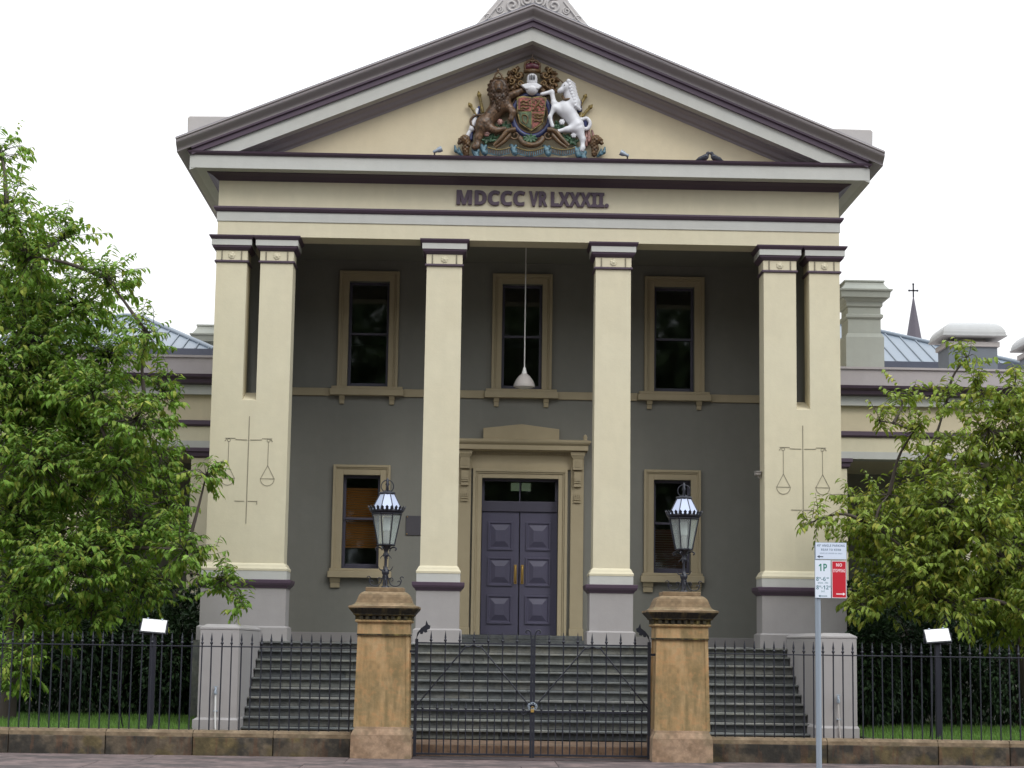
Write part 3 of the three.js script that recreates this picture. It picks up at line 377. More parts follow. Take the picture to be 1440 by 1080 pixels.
// ---------------------------------------------------------------- low stone wall with iron railing on either side of the gate
const zF = 5.2;
for (const s of [-1, 1]) {
  const w = thing('plinth_wall', s < 0 ? 'low mossy stone wall under the railing by the left-hand lawn and tree' : 'low rust-stained stone wall under the railing behind the parking sign', 'wall');
  w.userData.label = s < 0 ? 'low dark stone wall carrying the railing in front of the dense leafy tree' : 'low rust-stained stone wall behind the parking sign pole';
  const cuts = s < 0 ? [-26, -23.6, -21.2, -18.7, -16.4, -14.2, -12.1, -10.5, -8.62, -7.03, -5.6, -4.28, -3.0] : [2.95, 4.9, 6.75, 7.95, 9.7, 11.6, 13.9, 16.2, 18.5, 20.8, 23.2, 26];
  for (let i = 0; i + 1 < cuts.length; i++) { const a = cuts[i] + 0.005, b = cuts[i + 1] - 0.005, j = rr(-0.01, 0.01); part('stone_block', bx(a, b, -0.1, 0.3 + rr(-0.006, 0.006), zF - 0.18, zF + 0.21 + j, 0.018, rr(0, 9), rr(0, 9)), M.kerb[Math.floor(rnd() * 3)], w); part('coping_stone', loft([[0.298, a, b, zF - 0.18, zF + 0.2 + j], [0.36, a, b, zF - 0.18, zF + 0.2 + j], [0.4, a + 0.006, b - 0.006, zF - 0.16, zF + 0.14 + j]]), M.coping, w); }
  const f = thing('iron_railing', s < 0 ? 'black spear-topped iron railing in front of the dense leafy tree' : 'black spear-topped iron railing behind the parking sign pole', 'railing');
  const pg = merge([tube([[0, 0.39, 0], [0, 1.8, 0]], 0.0125, 6, 1), lathe([[0.0125, 1.79], [0.014, 1.81], [0.026, 1.825], [0.026, 1.84], [0.014, 1.85], [0.013, 1.87], [0.019, 1.885], [0.016, 1.91], [0.002, 2.0]], 6)]);
  const x0 = s < 0 ? -24 : 3.06, x1 = s < 0 ? -3.05 : 24; for (let k = 0; k < 75; k++) { const x = s < 0 ? x1 - k * 0.1655 : x0 + k * 0.1655; const o = part('picket', pg, M.iron, f); o.position.set(x, 0, zF); o.rotation.set(rr(-0.004, 0.004), rr(0, 1), rr(-0.004, 0.004)); }
  const xe = s < 0 ? x1 - 74.5 * 0.1655 : x0 + 74.5 * 0.1655; part('rail', bx(Math.min(xe, s < 0 ? -2.93 : 2.9), Math.max(xe, s < 0 ? -2.93 : 2.9), 1.765, 1.785, zF - 0.022, zF + 0.022, 0.004), M.iron, f);
  for (const px of s < 0 ? [-6.9, -10.2, -13.6] : [6.73, 10.1, 13.5]) part('stay_post', [tube([[px, 1.76, zF - 0.03], [px, 0.9, zF - 0.1], [px + 0.04, 0.36, zF - 0.45]], 0.012, 6, 6)], M.iron, f);
}
// ---------------------------------------------------------------- sandstone gate piers
function gatePier(x, label) {
  const p = thing('gate_pier', label, 'pier', [x, 0, zF], 'sandstone gate piers'); delete p.userData.group;
  const R = (hw, l) => ring(0, 0, hw, hw, l);
  part('pier_base', R(0.5, [[-0.1, 0], [0.38, -0.004], [0.41, -0.016], [0.47, -0.05], [0.51, -0.058]]), M.pink, p);
  part('pier_shaft', loft([[0.5, -0.435, 0.435, -0.435, 0.435], [2.02, -0.4, 0.4, -0.4, 0.4]]), M.sandstone, p);
  for (const [sx, sz] of [[1, 1], [1, -1], [-1, 1], [-1, -1]]) part('corner_strip', loft([[0.5, sx * 0.43 - 0.03, sx * 0.43 + 0.03, sz * 0.43 - 0.03, sz * 0.43 + 0.012], [2.02, sx * 0.4 - 0.028, sx * 0.4 + 0.028, sz * 0.4 - 0.03, sz * 0.4 + 0.012]]), M.sandstone, p);
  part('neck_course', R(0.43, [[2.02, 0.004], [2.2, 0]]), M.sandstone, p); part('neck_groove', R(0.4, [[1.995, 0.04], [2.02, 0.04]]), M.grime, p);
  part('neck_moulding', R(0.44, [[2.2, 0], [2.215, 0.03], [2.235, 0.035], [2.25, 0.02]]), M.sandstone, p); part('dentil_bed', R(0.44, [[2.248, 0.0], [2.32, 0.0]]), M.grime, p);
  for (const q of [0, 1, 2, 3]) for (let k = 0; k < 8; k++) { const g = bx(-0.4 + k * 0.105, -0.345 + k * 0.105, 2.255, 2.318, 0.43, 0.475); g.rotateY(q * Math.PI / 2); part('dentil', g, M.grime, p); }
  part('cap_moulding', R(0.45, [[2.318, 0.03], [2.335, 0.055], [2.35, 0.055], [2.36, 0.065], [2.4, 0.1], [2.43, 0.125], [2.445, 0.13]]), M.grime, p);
  const cap = [[2.445, 0.145], [2.475, 0.145], [2.483, 0.1], [2.5, 0.06], [2.53, 0.03], [2.58, 0.008], [2.63, -0.008], [2.67, -0.03], [2.695, -0.055], [2.712, -0.09], [2.718, -0.11]]; part('cap_stone', R(0.44, cap), M.capstone, p);
  part('cap_slab', bx(-0.32, 0.32, 2.715, 2.79, -0.32, 0.32, 0.012), M.capstone, p); return p;
}
gatePier(-2.49, 'sandstone gate pier with lantern, beside the railing on the wall-plaque side');
gatePier(2.46, 'sandstone gate pier with lantern, on the parking sign side of the gate');
// ---------------------------------------------------------------- lanterns on the piers
function lantern(x, label, tilt) {
  const l = thing('pier_lantern', label, 'lantern', [x, 2.79, zF]); l.rotation.y = tilt; const O = Math.PI / 8, oct = (r, y) => Array.from({ length: 8 }, (_, k) => [r * Math.cos(O + k * Math.PI / 4), y, r * Math.sin(O + k * Math.PI / 4)]);
  for (let k = 0; k < 4; k++) { const a = k * Math.PI / 2, c = Math.cos(a), s = Math.sin(a), P = (r, y) => [c * r, y, s * r]; part('base_scroll', [tube([P(0.02, 0.27), P(0.06, 0.13), P(0.1, 0.05), P(0.18, 0.03), P(0.24, 0.05), P(0.26, 0.09), P(0.23, 0.12), P(0.205, 0.1)], 0.01, 6, 30), tube([P(0.24, 0.05), P(0.27, 0.12), P(0.25, 0.17), P(0.28, 0.19), P(0.31, 0.17)], 0.009, 6, 20), tube([P(0.05, 0.15), P(0.11, 0.17), P(0.13, 0.13), P(0.1, 0.11)], 0.008, 6, 16)], M.iron, l); }
  part('stem', lathe([[0.07, 0], [0.07, 0.02], [0.045, 0.04], [0.035, 0.2], [0.06, 0.24], [0.065, 0.28], [0.035, 0.32], [0.022, 0.36], [0.022, 0.5], [0.045, 0.53], [0.05, 0.56], [0.03, 0.6], [0.045, 0.64], [0.07, 0.68], [0.09, 0.705]], 12), M.iron, l);
  for (let k = 0; k < 4; k++) { const a = k * Math.PI / 2 + 0.3, c = Math.cos(a), s = Math.sin(a); part('stem_leaf', tube([[c * 0.03, 0.3, s * 0.03], [c * 0.09, 0.3, s * 0.09], [c * 0.13, 0.36, s * 0.13]], 0.014, 6, 8, 0.004), M.iron, l); part('stem_leaf', tube([[c * 0.03, 0.55, s * 0.03], [c * 0.07, 0.53, s * 0.07], [c * 0.1, 0.49, s * 0.1]], 0.012, 6, 8, 0.005), M.iron, l); }
  const lo = oct(0.15, 0.72), hi = oct(0.262, 1.24), cage = [];
  for (let k = 0; k < 8; k++) { cage.push(tube([lo[k], hi[k]], 0.011, 5, 1), tube([lo[k], lo[(k + 1) % 8]], 0.014, 5, 1), tube([hi[k], hi[(k + 1) % 8]], 0.016, 5, 1)); }
  part('lantern_frame', cage, M.iron, l); part('lantern_floor', lathe([[0.001, 0.7], [0.15, 0.705], [0.155, 0.72], [0.001, 0.725]], 8), M.iron, l);
  for (let k = 0; k < 4; k++) { const a = k * Math.PI / 2 + O, c = Math.cos(a), s = Math.sin(a); part('floor_scroll', tube([[c * 0.08, 0.66, s * 0.08], [c * 0.15, 0.68, s * 0.15], [c * 0.19, 0.65, s * 0.19], [c * 0.165, 0.625, s * 0.165]], 0.012, 6, 12), M.iron, l); }
  for (let k = 0; k < 8; k++) { const a = lo[k], b = lo[(k + 1) % 8], c = hi[(k + 1) % 8], d = hi[k], n = 0.985, q = (v) => [v[0] * n, v[1], v[2] * n]; part('glass_pane', tri([q(a), q(c), q(b), q(a), q(d), q(c)]), M.lampglass, l); }
  part('gallery', lathe([[0.262, 1.24], [0.27, 1.26], [0.3, 1.275], [0.305, 1.3], [0.28, 1.31], [0.25, 1.312]], 8).rotateY(O), M.iron, l);
  for (let k = 0; k < 24; k++) { const a = k / 24 * Math.PI * 2; const g = extrude([[-0.028, 0], [0.028, 0], [0.022, 0.035], [0.03, 0.05], [0, 0.085], [-0.03, 0.05], [-0.022, 0.035]], -0.004, 0.004); g.rotateX(0.35); g.translate(0, 1.295, 0.29); g.rotateY(a); part('cresting_leaf', g, M.iron, l); }
  const r0 = oct(0.27, 1.31), r1 = oct(0.125, 1.58); for (let k = 0; k < 8; k++) { const a = r0[k], b = r0[(k + 1) % 8], c = r1[(k + 1) % 8], d = r1[k]; part('roof_panel', tri([a, c, b, a, d, c]), M.lamproof, l); part('roof_rib', tube([a, d], 0.009, 5, 1), M.iron, l); }
  part('chimney_collar', lathe([[0.13, 1.57], [0.14, 1.59], [0.135, 1.61], [0.06, 1.62], [0.05, 1.64], [0.001, 1.645]], 12), M.iron, l);
  for (const a of [0, Math.PI / 2]) { const g = new THREE.TorusGeometry(0.105, 0.009, 6, 24); g.translate(0, 1.71, 0); g.rotateY(a); part('crown_hoop', g, M.iron, l); }
  part('finial', lathe([[0.03, 1.6], [0.022, 1.72], [0.04, 1.74], [0.02, 1.78], [0.03, 1.81], [0.012, 1.84], [0.001, 1.86]], 10), M.iron, l);
  part('lamp_tube', lathe([[0.001, 0.74], [0.05, 0.745], [0.045, 0.95], [0.04, 0.96]], 12), M.carved, l); part('lamp_bulb', lathe([[0.04, 0.95], [0.062, 0.97], [0.062, 1.16], [0.05, 1.19], [0.001, 1.195]], 14), M.white, l);
}
lantern(-2.5, 'black glazed lantern in front of the window with the orange blind', 0.05); lantern(2.53, 'black glazed lantern in front of the window with the dark blind', -0.04);
// ---------------------------------------------------------------- iron gates
function gateLeaf(s, label) {
  const g = thing('iron_gate', label, 'gate', [0, 0, zF]), X = (x) => s * x, st = (x, y0, y1, r) => bx(X(x) - r, X(x) + r, y0, y1, -r, r, 0.003);
  part('hinge_stile', st(1.95, 0.02, 1.95, 0.026), M.iron, g); part('meeting_stile', st(0.022, 0.018, 1.98, 0.02), M.iron, g);
  for (const [y, t] of [[1.885, 0.012], [0.775, 0.016], [0.06, 0.016]]) part('rail', bx(Math.min(X(0.03), X(1.95)), Math.max(X(0.03), X(1.95)), y - t, y + t, -0.012, 0.012, 0.003), M.iron, g);
  const tall = merge([tube([[0, 0.06, 0], [0, 1.9, 0]], 0.0125, 6, 1), lathe([[0.0125, 1.88], [0.015, 1.91], [0.028, 1.925], [0.028, 1.94], [0.014, 1.955], [0.02, 1.97], [0.016, 2.0], [0.002, 2.09]], 6)]), low = merge([tube([[0, 0.06, 0], [0, 0.78, 0]], 0.011, 6, 1), lathe([[0.011, 0.77], [0.013, 0.79], [0.026, 0.805], [0.026, 0.82], [0.013, 0.83], [0.017, 0.85], [0.002, 0.92]], 6)]);
  for (let k = 1; k < 8; k++) part('bar', tall, M.iron, g).position.x = X(0.03 + k * 0.24); for (let k = 0; k < 8; k++) part('dog_bar', low, M.iron, g).position.x = X(0.15 + k * 0.24);
  const apex = 1.02; part('brace', tube([[X(1.93), 0.85, 0.02], [X(1.12), 1.84, 0.02]], 0.013, 6, 1), M.iron, g); part('brace', tube([[X(apex - 0.14), 1.84, 0.02], [X(0.06), 0.88, 0.02]], 0.013, 6, 1), M.iron, g); part('brace_head', [tube([[X(1.16), 1.86, 0.02], [X(1.08), 1.83, 0.02], [X(1.0), 1.86, 0.02], [X(0.92), 1.83, 0.02], [X(0.84), 1.86, 0.02]], 0.012, 6, 16)], M.iron, g);
  // leaf-shaped finial bending off the hinge stile
  const fin = extrude([[0.02, 0], [0.035, 0.12], [0.1, 0.2], [0.17, 0.25], [0.185, 0.33], [0.215, 0.26], [0.255, 0.24], [0.245, 0.19], [0.2, 0.17], [0.205, 0.135], [0.165, 0.12], [0.14, 0.14], [0.125, 0.1], [0.085, 0.1], [0.08, 0.13], [0.04, 0.06], [0.03, 0]].map(([x, y]) => [x - 0.03, y]), -0.012, 0.012, 0.004); if (s > 0) fin.rotateY(Math.PI); fin.translate(X(1.95), 1.93, 0); part('leaf_finial', fin, M.iron, g);
  part('scroll_finial', tube([[X(0.03), 1.95, 0], [X(0.035), 2.05, 0], [X(0.06), 2.11, 0], [X(0.105), 2.12, 0], [X(0.125), 2.085, 0], [X(0.1), 2.07, 0]], 0.014, 6, 24), M.iron, g);
  part('hinge', [bx(Math.min(X(1.95), X(2.06)), Math.max(X(1.95), X(2.06)), 1.72, 1.76, -0.018, 0.018, 0.004), bx(Math.min(X(1.95), X(2.06)), Math.max(X(1.95), X(2.06)), 0.3, 0.34, -0.018, 0.018, 0.004)], M.iron, g);
  if (s < 0) part('lock_scroll', tube([[-0.2, 0.78, 0.01], [-0.16, 0.72, 0.01], [-0.1, 0.75, 0.01], [-0.12, 0.8, 0.01]], 0.01, 6, 14), M.iron, g);
}
gateLeaf(-1, 'black iron gate leaf hung on the pier before the orange-blind window'); gateLeaf(1, 'black iron gate leaf hung on the pier nearer the parking sign');
{
  const c = thing('chain_and_padlock', 'steel chain and padlock holding the two gate leaves together', 'chain', [0, 0.86, zF]); for (let k = 0; k < 9; k++) { const a = k / 9 * Math.PI * 2, g = new THREE.TorusGeometry(0.022, 0.006, 6, 12); g.scale(1.35, 0.8, 1); g.rotateX(k % 2 ? 0.9 : -0.5); g.rotateZ(a + 1.57); g.translate(Math.cos(a) * 0.065, Math.sin(a) * 0.05, 0.045); part('link', g, M.galv, c); }
  part('padlock', [bx(-0.028, 0.028, -0.1, -0.045, 0.035, 0.06, 0.006), tube([[-0.018, -0.05, 0.048], [-0.018, -0.02, 0.048], [0, -0.005, 0.048], [0.018, -0.02, 0.048], [0.018, -0.05, 0.048]], 0.005, 6, 12)], M.brass, c);
}
// ---------------------------------------------------------------- floodlights behind the railing
function flood(x, y, ry, label) {
  const f = thing('floodlight', label, 'floodlight', [x, 0.36, 4.55]); part('post', bx(-0.05, 0.05, 0, y - 0.5, -0.05, 0.05, 0.006), M.iron, f); part('yoke', [bx(-0.16, 0.16, y - 0.5, y - 0.47, -0.02, 0.02, 0.004), bx(-0.24, -0.22, y - 0.49, y - 0.3, -0.02, 0.02, 0.003), bx(0.22, 0.24, y - 0.49, y - 0.3, -0.02, 0.02, 0.003), bx(-0.24, 0.24, y - 0.49, y - 0.475, -0.021, 0.021, 0.003)], M.iron, f);
  const h = new THREE.Group(); h.name = 'lamp_head'; h.position.set(0, y - 0.36, 0); h.rotation.set(-0.75, ry, 0); f.add(h); part('housing', loft([[-0.12, -0.12, 0.12, -0.07, 0.07], [0.0, -0.21, 0.21, -0.15, 0.15], [0.02, -0.22, 0.22, -0.16, 0.16]], 'z'), M.iron, h); part('lens', bx(-0.205, 0.205, -0.14, 0.145, 0.018, 0.03, 0.004), M.white, h); for (const k of [-0.12, 0.12]) part('lens_clip', bx(k - 0.015, k + 0.015, 0.135, 0.165, 0.0, 0.04, 0.003), M.galv, h);
}
flood(-6.45, 2.09, 0.1, 'floodlight with white face on a black post by the dark shrubs and cheek wall tap'); flood(6.98, 2.12, -0.12, 'floodlight with white face on a black post behind the railing past the parking sign');
// ---------------------------------------------------------------- parking sign
function canvasTex(w, h, draw) { const c = document.createElement('canvas'); c.width = w; c.height = h; draw(c.getContext('2d'), w, h); const t = new THREE.CanvasTexture(c); t.colorSpace = THREE.SRGBColorSpace; return t; }
{
  const s = thing('parking_sign', 'parking sign with white and red plates on a grey steel pole', 'sign', [3.76, 0, 10.8]);
  part('pole', [lathe([[0.04, -0.12], [0.04, 3.3], [0.034, 3.32], [0.001, 3.325]], 16)], M.galv, s);
  const plate = (name, x0, x1, y0, y1, draw) => { const w = x1 - x0, h = y1 - y0, W = 512, H = Math.round(512 * h / w), face = new THREE.PlaneGeometry(w - 0.012, h - 0.012); face.translate((x0 + x1) / 2, (y0 + y1) / 2, 0.058); part(name, bx(x0, x1, y0, y1, 0.05, 0.0555, 0.002), M.galv, s); const m = new THREE.MeshStandardMaterial({ map: canvasTex(W, H, draw), roughness: 0.5 }); const o = part(name + '_print', face, m, s); return o; };
  const arrow = (c, x, y, L, dir, col) => { c.fillStyle = col; c.fillRect(x - L / 2, y - 8, L, 16); c.beginPath(); c.moveTo(x + dir * (L / 2 + 34), y); c.lineTo(x + dir * (L / 2 - 10), y - 26); c.lineTo(x + dir * (L / 2 - 10), y + 26); c.fill(); };
  const text = (c, t, x, y, px, col, w) => { c.fillStyle = col; c.font = 'bold ' + px + 'px sans-serif'; c.textAlign = 'center'; c.fillText(t, x, y, w); };
  const times = (c, y, list) => { let x = 26; for (const [t, up] of list) { const px = up ? 74 : 176; c.fillStyle = '#4f7985'; c.font = 'bold ' + px + 'px sans-serif'; c.textAlign = 'left'; c.fillText(t, x, y - (up ? 66 : 0)); x += t.length * px * (up ? 0.56 : t.length > 2 ? 0.47 : 0.5); } };
  plate('angle_parking_plate', -0.04, 0.4, 3.112, 3.35, (c, W, H) => { c.fillStyle = '#d5deee'; c.fillRect(0, 0, W, H); text(c, '45° ANGLE PARKING', W / 2, 66, 54, '#5d6f86', 470); text(c, 'REAR TO KERB', W / 2, 136, 50, '#66778c', 350); text(c, 'VEHICLES UNDER 6m ONLY', W / 2, 192, 34, '#8896aa', 380); arrow(c, 90, 238, 70, -1, '#3d4858'); });
  plate('time_limit_plate', -0.05, 0.178, 2.575, 3.108, (c, W, H) => { c.fillStyle = '#dfe6f2'; c.fillRect(0, 0, W, H); text(c, '1P', W / 2, 350, 330, '#1d7a66', 300); times(c, 660, [['8', 0], ['30', 1], ['-6', 0], ['00', 1]]); text(c, 'MON - FRI', W / 2, 750, 76, '#7b97a3', 350); times(c, 930, [['8', 0], ['30', 1], ['-12', 0], ['30', 1]]); text(c, 'SAT', W / 2, 1020, 76, '#7b97a3', 200); c.save(); c.translate(0, 1140); c.scale(1.6, 1.6); arrow(c, 170, 0, 150, -1, '#4a6a78'); c.restore(); });
  plate('no_stopping_plate', 0.184, 0.396, 2.575, 3.1, (c, W, H) => { c.fillStyle = '#e9dfe4'; c.fillRect(0, 0, W, H); c.fillStyle = '#c2182b'; c.fillRect(16, 16, W - 32, H - 32); text(c, 'NO', W / 2, 190, 150, '#f3dfe2', 300); text(c, 'STOPPING', W / 2, 385, 150, '#f3dfe2', 440); c.save(); c.translate(60, 1130); c.scale(2, 2); arrow(c, 110, 0, 130, 1, '#f5ecee'); c.restore(); });
  part('bracket', [bx(-0.045, 0.3, 2.68, 2.7, 0.03, 0.05, 0.003), bx(-0.045, 0.3, 3.2, 3.22, 0.03, 0.05, 0.003)], M.galv, s);
}
// ---------------------------------------------------------------- fittings on the portico
{
  const l = thing('pendant_lamp', 'white bell-shaped lamp hanging on a long rod in the portico', 'lamp', [-0.02, 7.16, -1.6]); part('rod', tube([[0, 0.42, 0], [0, 2.998, 0]], 0.012, 8, 1), M.white, l); part('shade', lathe([[0.215, 0], [0.225, 0.01], [0.215, 0.06], [0.18, 0.15], [0.11, 0.24], [0.06, 0.28], [0.055, 0.285], [0.05, 0.28], [0.1, 0.235], [0.17, 0.145], [0.205, 0.06]], 28), M.carved, l); part('gallery', lathe([[0.06, 0.275], [0.055, 0.3], [0.035, 0.37], [0.03, 0.4], [0.012, 0.43]], 14), M.white, l); part('diffuser', lathe([[0.001, -0.035], [0.1, -0.025], [0.18, 0.0], [0.205, 0.02]], 24), M.white, l);
}
{ const p = thing('wall_plaque', 'small dark metal plaque on the grey wall beside the doorway', 'plaque', [-2.28, 4.17, WZ]); part('plate', bx(-0.19, 0.19, 0, 0.42, 0.001, 0.025, 0.005), mat([0.09, 0.085, 0.1], { roughness: 0.4, map: T.paint }), p); for (const [x, y] of [[-0.165, 0.025], [0.165, 0.025], [-0.165, 0.395], [0.165, 0.395]]) part('screw', bx(x - 0.012, x + 0.012, y - 0.012, y + 0.012, 0.024, 0.032, 0.004), M.brass, p); }
{ const c = thing('security_camera', 'small pale camera fixed to the side of the corner pier', 'camera', [4.72, 5.3, -0.4]); part('bracket', tube([[0, -0.04, 0], [-0.05, -0.05, 0], [-0.07, 0, 0]], 0.015, 6, 8), M.carved, c); part('casing', [bx(-0.13, -0.02, 0, 0.06, -0.1, 0.12, 0.015), bx(-0.14, -0.01, 0.06, 0.075, -0.1, 0.15, 0.006)], M.carved, c); }
for (const [x, s, l] of [[-1.93, 1, 'small spotlight on the cornice by the carved lion'], [1.93, -1, 'small spotlight on the cornice by the carved unicorn']]) {
  const f = thing('spotlight', l, 'spotlight', [x, 11.505, 0.4], 'spotlights on the cornice'); delete f.userData.group; part('stand', [tube([[0, 0, 0], [0, 0.11, 0]], 0.018, 6, 1), bx(-0.04, 0.04, 0, 0.015, -0.03, 0.03, 0.004)], M.bark, f); const g = lathe([[0.001, 0], [0.03, 0.005], [0.035, 0.08], [0.055, 0.12], [0.06, 0.19], [0.05, 0.19], [0.001, 0.17]], 14); g.rotateZ(-s * 1.15); g.translate(-s * 0.03, 0.09, 0); part('lamp_can', g, M.galv, f);
}
// pigeons
for (const [x, ry, l] of [[3.49, 0.35, 'grey pigeon on the cornice, tail towards the coat of arms'], [3.68, Math.PI - 0.3, 'grey pigeon on the cornice, tail towards the corner block']]) {
  const g = body([[[0, 0.1, 0], [-0.1, 0.075, 0], 0.062, 0.045], [[-0.1, 0.075, 0], [-0.19, 0.045, 0], 0.04, 0.018], [[0.03, 0.12, 0], [0.055, 0.175, 0], 0.045, 0.026], [[0.06, 0.185, 0], [0.068, 0.188, 0], 0.03, 0.028], [[0.085, 0.183, 0], [0.115, 0.175, 0], 0.012, 0.005]], 0.03, 40), m = mat([0.045, 0.047, 0.06], { roughness: 0.6 }); const p = thing('pigeon', l, 'bird', [x, 11.505, 0.38]); p.rotation.y = -ry; part('body', g, m, p);
  for (const z of [-0.025, 0.025]) part('leg', tube([[0.0, 0.06, z], [0.005, 0, z], [0.035, 0.004, z]], 0.005, 5, 8), mat([0.25, 0.07, 0.06]), p); part('wing', [body([[[0.03, 0.12, 0.05], [-0.13, 0.075, 0.04], 0.025, 0.01]], 0.02, 24), body([[[0.03, 0.12, -0.05], [-0.13, 0.075, -0.04], 0.025, 0.01]], 0.02, 24)], mat([0.09, 0.095, 0.115], { roughness: 0.6 }), p);
}
// ---------------------------------------------------------------- painted royal arms in the tympanum
{
  const arms = thing('coat_of_arms', 'painted relief coat of arms with lion, unicorn and quartered shield', 'relief', [0, 11.5, 0.002]);
  // drawing grid of the relief: u to the right, v downwards, 3 mm a unit, about the shield axis
  const q = (u, v, z = 0.12) => [(u - 691) * 0.003 - 0.02, (1054 + (u - 172) * 0.0187 - v) * 0.00307 + 0.05, z], r = (n) => n * 0.003;
  const bone = (u0, v0, u1, v1, a, b, z0 = 0.13, z1 = z0) => [q(u0, v0, z0), q(u1, v1, z1), r(a), r(b)];
  const col = (c, o = {}) => mat(c, { roughness: 0.42, map: T.worn, ...o });
  const C = { brown: col([0.24, 0.145, 0.085]), mane: col([0.13, 0.07, 0.035]), white: col([0.70, 0.70, 0.74], { map: T.paint }), gold: col([0.50, 0.39, 0.13]), red: col([0.52, 0.15, 0.12]), pink: col([0.66, 0.36, 0.34]), blue: col([0.05, 0.07, 0.26]), sky: col([0.13, 0.30, 0.42]), green: col([0.08, 0.21, 0.11]), bronze: col([0.24, 0.14, 0.06]), ochre: col([0.33, 0.2, 0.06]), dark: col([0.035, 0.03, 0.04]), harp: col([0.14, 0.22, 0.10]) };
  const rib = (p, amp, f) => amp * Math.sin(p[0] * f) * Math.sin(p[1] * f * 1.1 + 1) * Math.sin(p[2] * f + 0.5);
  const lion = holder('lion', arms);
  part('lion_body', body([bone(475, 580, 475, 588, 36, 34, 0.3, 0.31), bone(475, 604, 475, 612, 24, 20, 0.36, 0.39), bone(475, 575, 475, 598, 11, 12, 0.37, 0.42), bone(447, 562, 443, 553, 12, 8, 0.31), bone(503, 562, 507, 553, 12, 8, 0.31), bone(475, 600, 480, 660, 40, 60, 0.24, 0.16), bone(470, 615, 492, 690, 60, 66), bone(492, 690, 405, 800, 62, 48), bone(378, 822, 372, 840, 56, 50, 0.14), bone(368, 850, 345, 915, 40, 24, 0.16), bone(345, 915, 335, 965, 22, 18, 0.16), bone(335, 975, 320, 985, 24, 22, 0.17, 0.22), bone(400, 845, 462, 872, 34, 22, 0.17, 0.2), bone(462, 872, 520, 862, 20, 17, 0.2), bone(530, 640, 590, 622, 34, 22, 0.15, 0.2), bone(590, 622, 628, 600, 20, 18, 0.2), bone(535, 700, 575, 752, 34, 22, 0.16, 0.24), bone(575, 752, 560, 800, 20, 20, 0.24)], 0.05, 60, (p) => rib(p, 0.004, 60)), C.brown, lion);
  part('mane', body([...Array.from({ length: 16 }, (_, i) => { const a = i / 16 * Math.PI * 2; return bone(474 + 38 * Math.cos(a), 588 + 40 * Math.sin(a), 473 + 66 * Math.cos(a), 602 + 80 * Math.sin(a), 21, 13, 0.31, 0.25); }), bone(440, 640, 436, 720, 26, 14, 0.27, 0.22), bone(504, 650, 512, 710, 24, 12, 0.3, 0.28), bone(472, 660, 478, 745, 26, 12, 0.33, 0.3)], 0.02, 56, (p) => rib(p, 0.01, 75)), C.mane, lion);
  for (const u of [463, 487]) part('eye', lathe([[0.001, r(4)], [r(5), 0], [0.001, -r(4)]], 8, q(u, 576, 0.405)), C.dark, lion); part('mouth', tube([q(462, 617, 0.44), q(475, 612, 0.455), q(488, 617, 0.44)], r(3), 5, 8), C.dark, lion);
  part('lion_crown', [tube([q(442, 540, 0.3), q(474, 534, 0.38), q(506, 540, 0.3)], r(9), 6, 10), tube([q(445, 537, 0.3), q(452, 505, 0.31), q(468, 488, 0.31)], r(7), 6, 8), tube([q(502, 537, 0.3), q(490, 505, 0.31), q(472, 488, 0.31)], r(7), 6, 8), lathe([[0.001, r(14)], [r(10), 0], [0.001, -r(14)]], 8, q(469, 474, 0.31))], C.bronze, lion);
  part('lion_tail', tube([q(345, 850, 0.1), q(305, 835, 0.1), q(290, 795, 0.1), q(320, 765, 0.12), q(380, 758, 0.12), q(415, 730, 0.12)], r(10), 8, 40, r(6)), C.brown, lion);
  const uni = holder('unicorn', arms);
  part('unicorn_body', body([bone(934, 572, 925, 580, 30, 28, 0.24), bone(925, 582, 892, 606, 24, 15, 0.24, 0.26), bone(892, 606, 884, 612, 16, 14, 0.26), bone(945, 590, 975, 680, 40, 56, 0.18, 0.14), bone(930, 715, 940, 735, 58, 58), bone(935, 730, 1000, 820, 56, 46), bone(1008, 838, 1015, 850, 50, 44, 0.14), bone(1018, 865, 1045, 925, 36, 20, 0.16), bone(1045, 925, 1046, 985, 18, 14, 0.16), bone(1046, 985, 1040, 1000, 17, 16, 0.17), bone(985, 855, 940, 865, 32, 20, 0.18, 0.21), bone(940, 865, 872, 880, 17, 12, 0.21), bone(885, 715, 849, 690, 32, 20, 0.16, 0.22), bone(849, 690, 834, 612, 17, 15, 0.22), bone(834, 612, 765, 628, 15, 12, 0.22), bone(890, 735, 852, 722, 30, 18, 0.18, 0.24), bone(850, 722, 822, 784, 17, 12, 0.24), bone(822, 784, 840, 846, 12, 13, 0.24), bone(938, 548, 944, 536, 8, 4, 0.2)], 0.04, 64), C.white, uni);
  part('unicorn_mane', body(Array.from({ length: 9 }, (_, i) => bone(945 + i * 6, 548 + i * 20, 985 + i * 5, 560 + i * 21, 16, 10, 0.3 - i * 0.006, 0.2)), 0.02, 48, (p) => rib(p, 0.006, 80)), C.white, uni);
  part('eye', lathe([[0.001, r(4)], [r(5), 0], [0.001, -r(4)]], 8, q(917, 577, 0.325)), C.dark, uni); part('nostril', lathe([[0.001, r(3)], [r(3), 0], [0.001, -r(3)]], 6, q(886, 610, 0.303)), C.dark, uni);
  part('horn', tube([q(916, 556, 0.2), q(880, 520, 0.2)], r(7), 6, 4, r(1.5)), C.bronze, uni);
  part('unicorn_tail', tube([q(1040, 855, 0.12), q(1080, 850, 0.12), q(1095, 815, 0.13), q(1072, 782, 0.13), q(1040, 788, 0.13), q(1000, 772, 0.12), q(975, 735, 0.15), q(995, 715, 0.17)], r(14), 8, 48, r(9)), C.white, uni);
  part('collar', tube([q(905, 640, 0.2), q(920, 668, 0.26), q(965, 660, 0.27), q(1005, 632, 0.18)], r(9), 6, 16), C.bronze, uni);
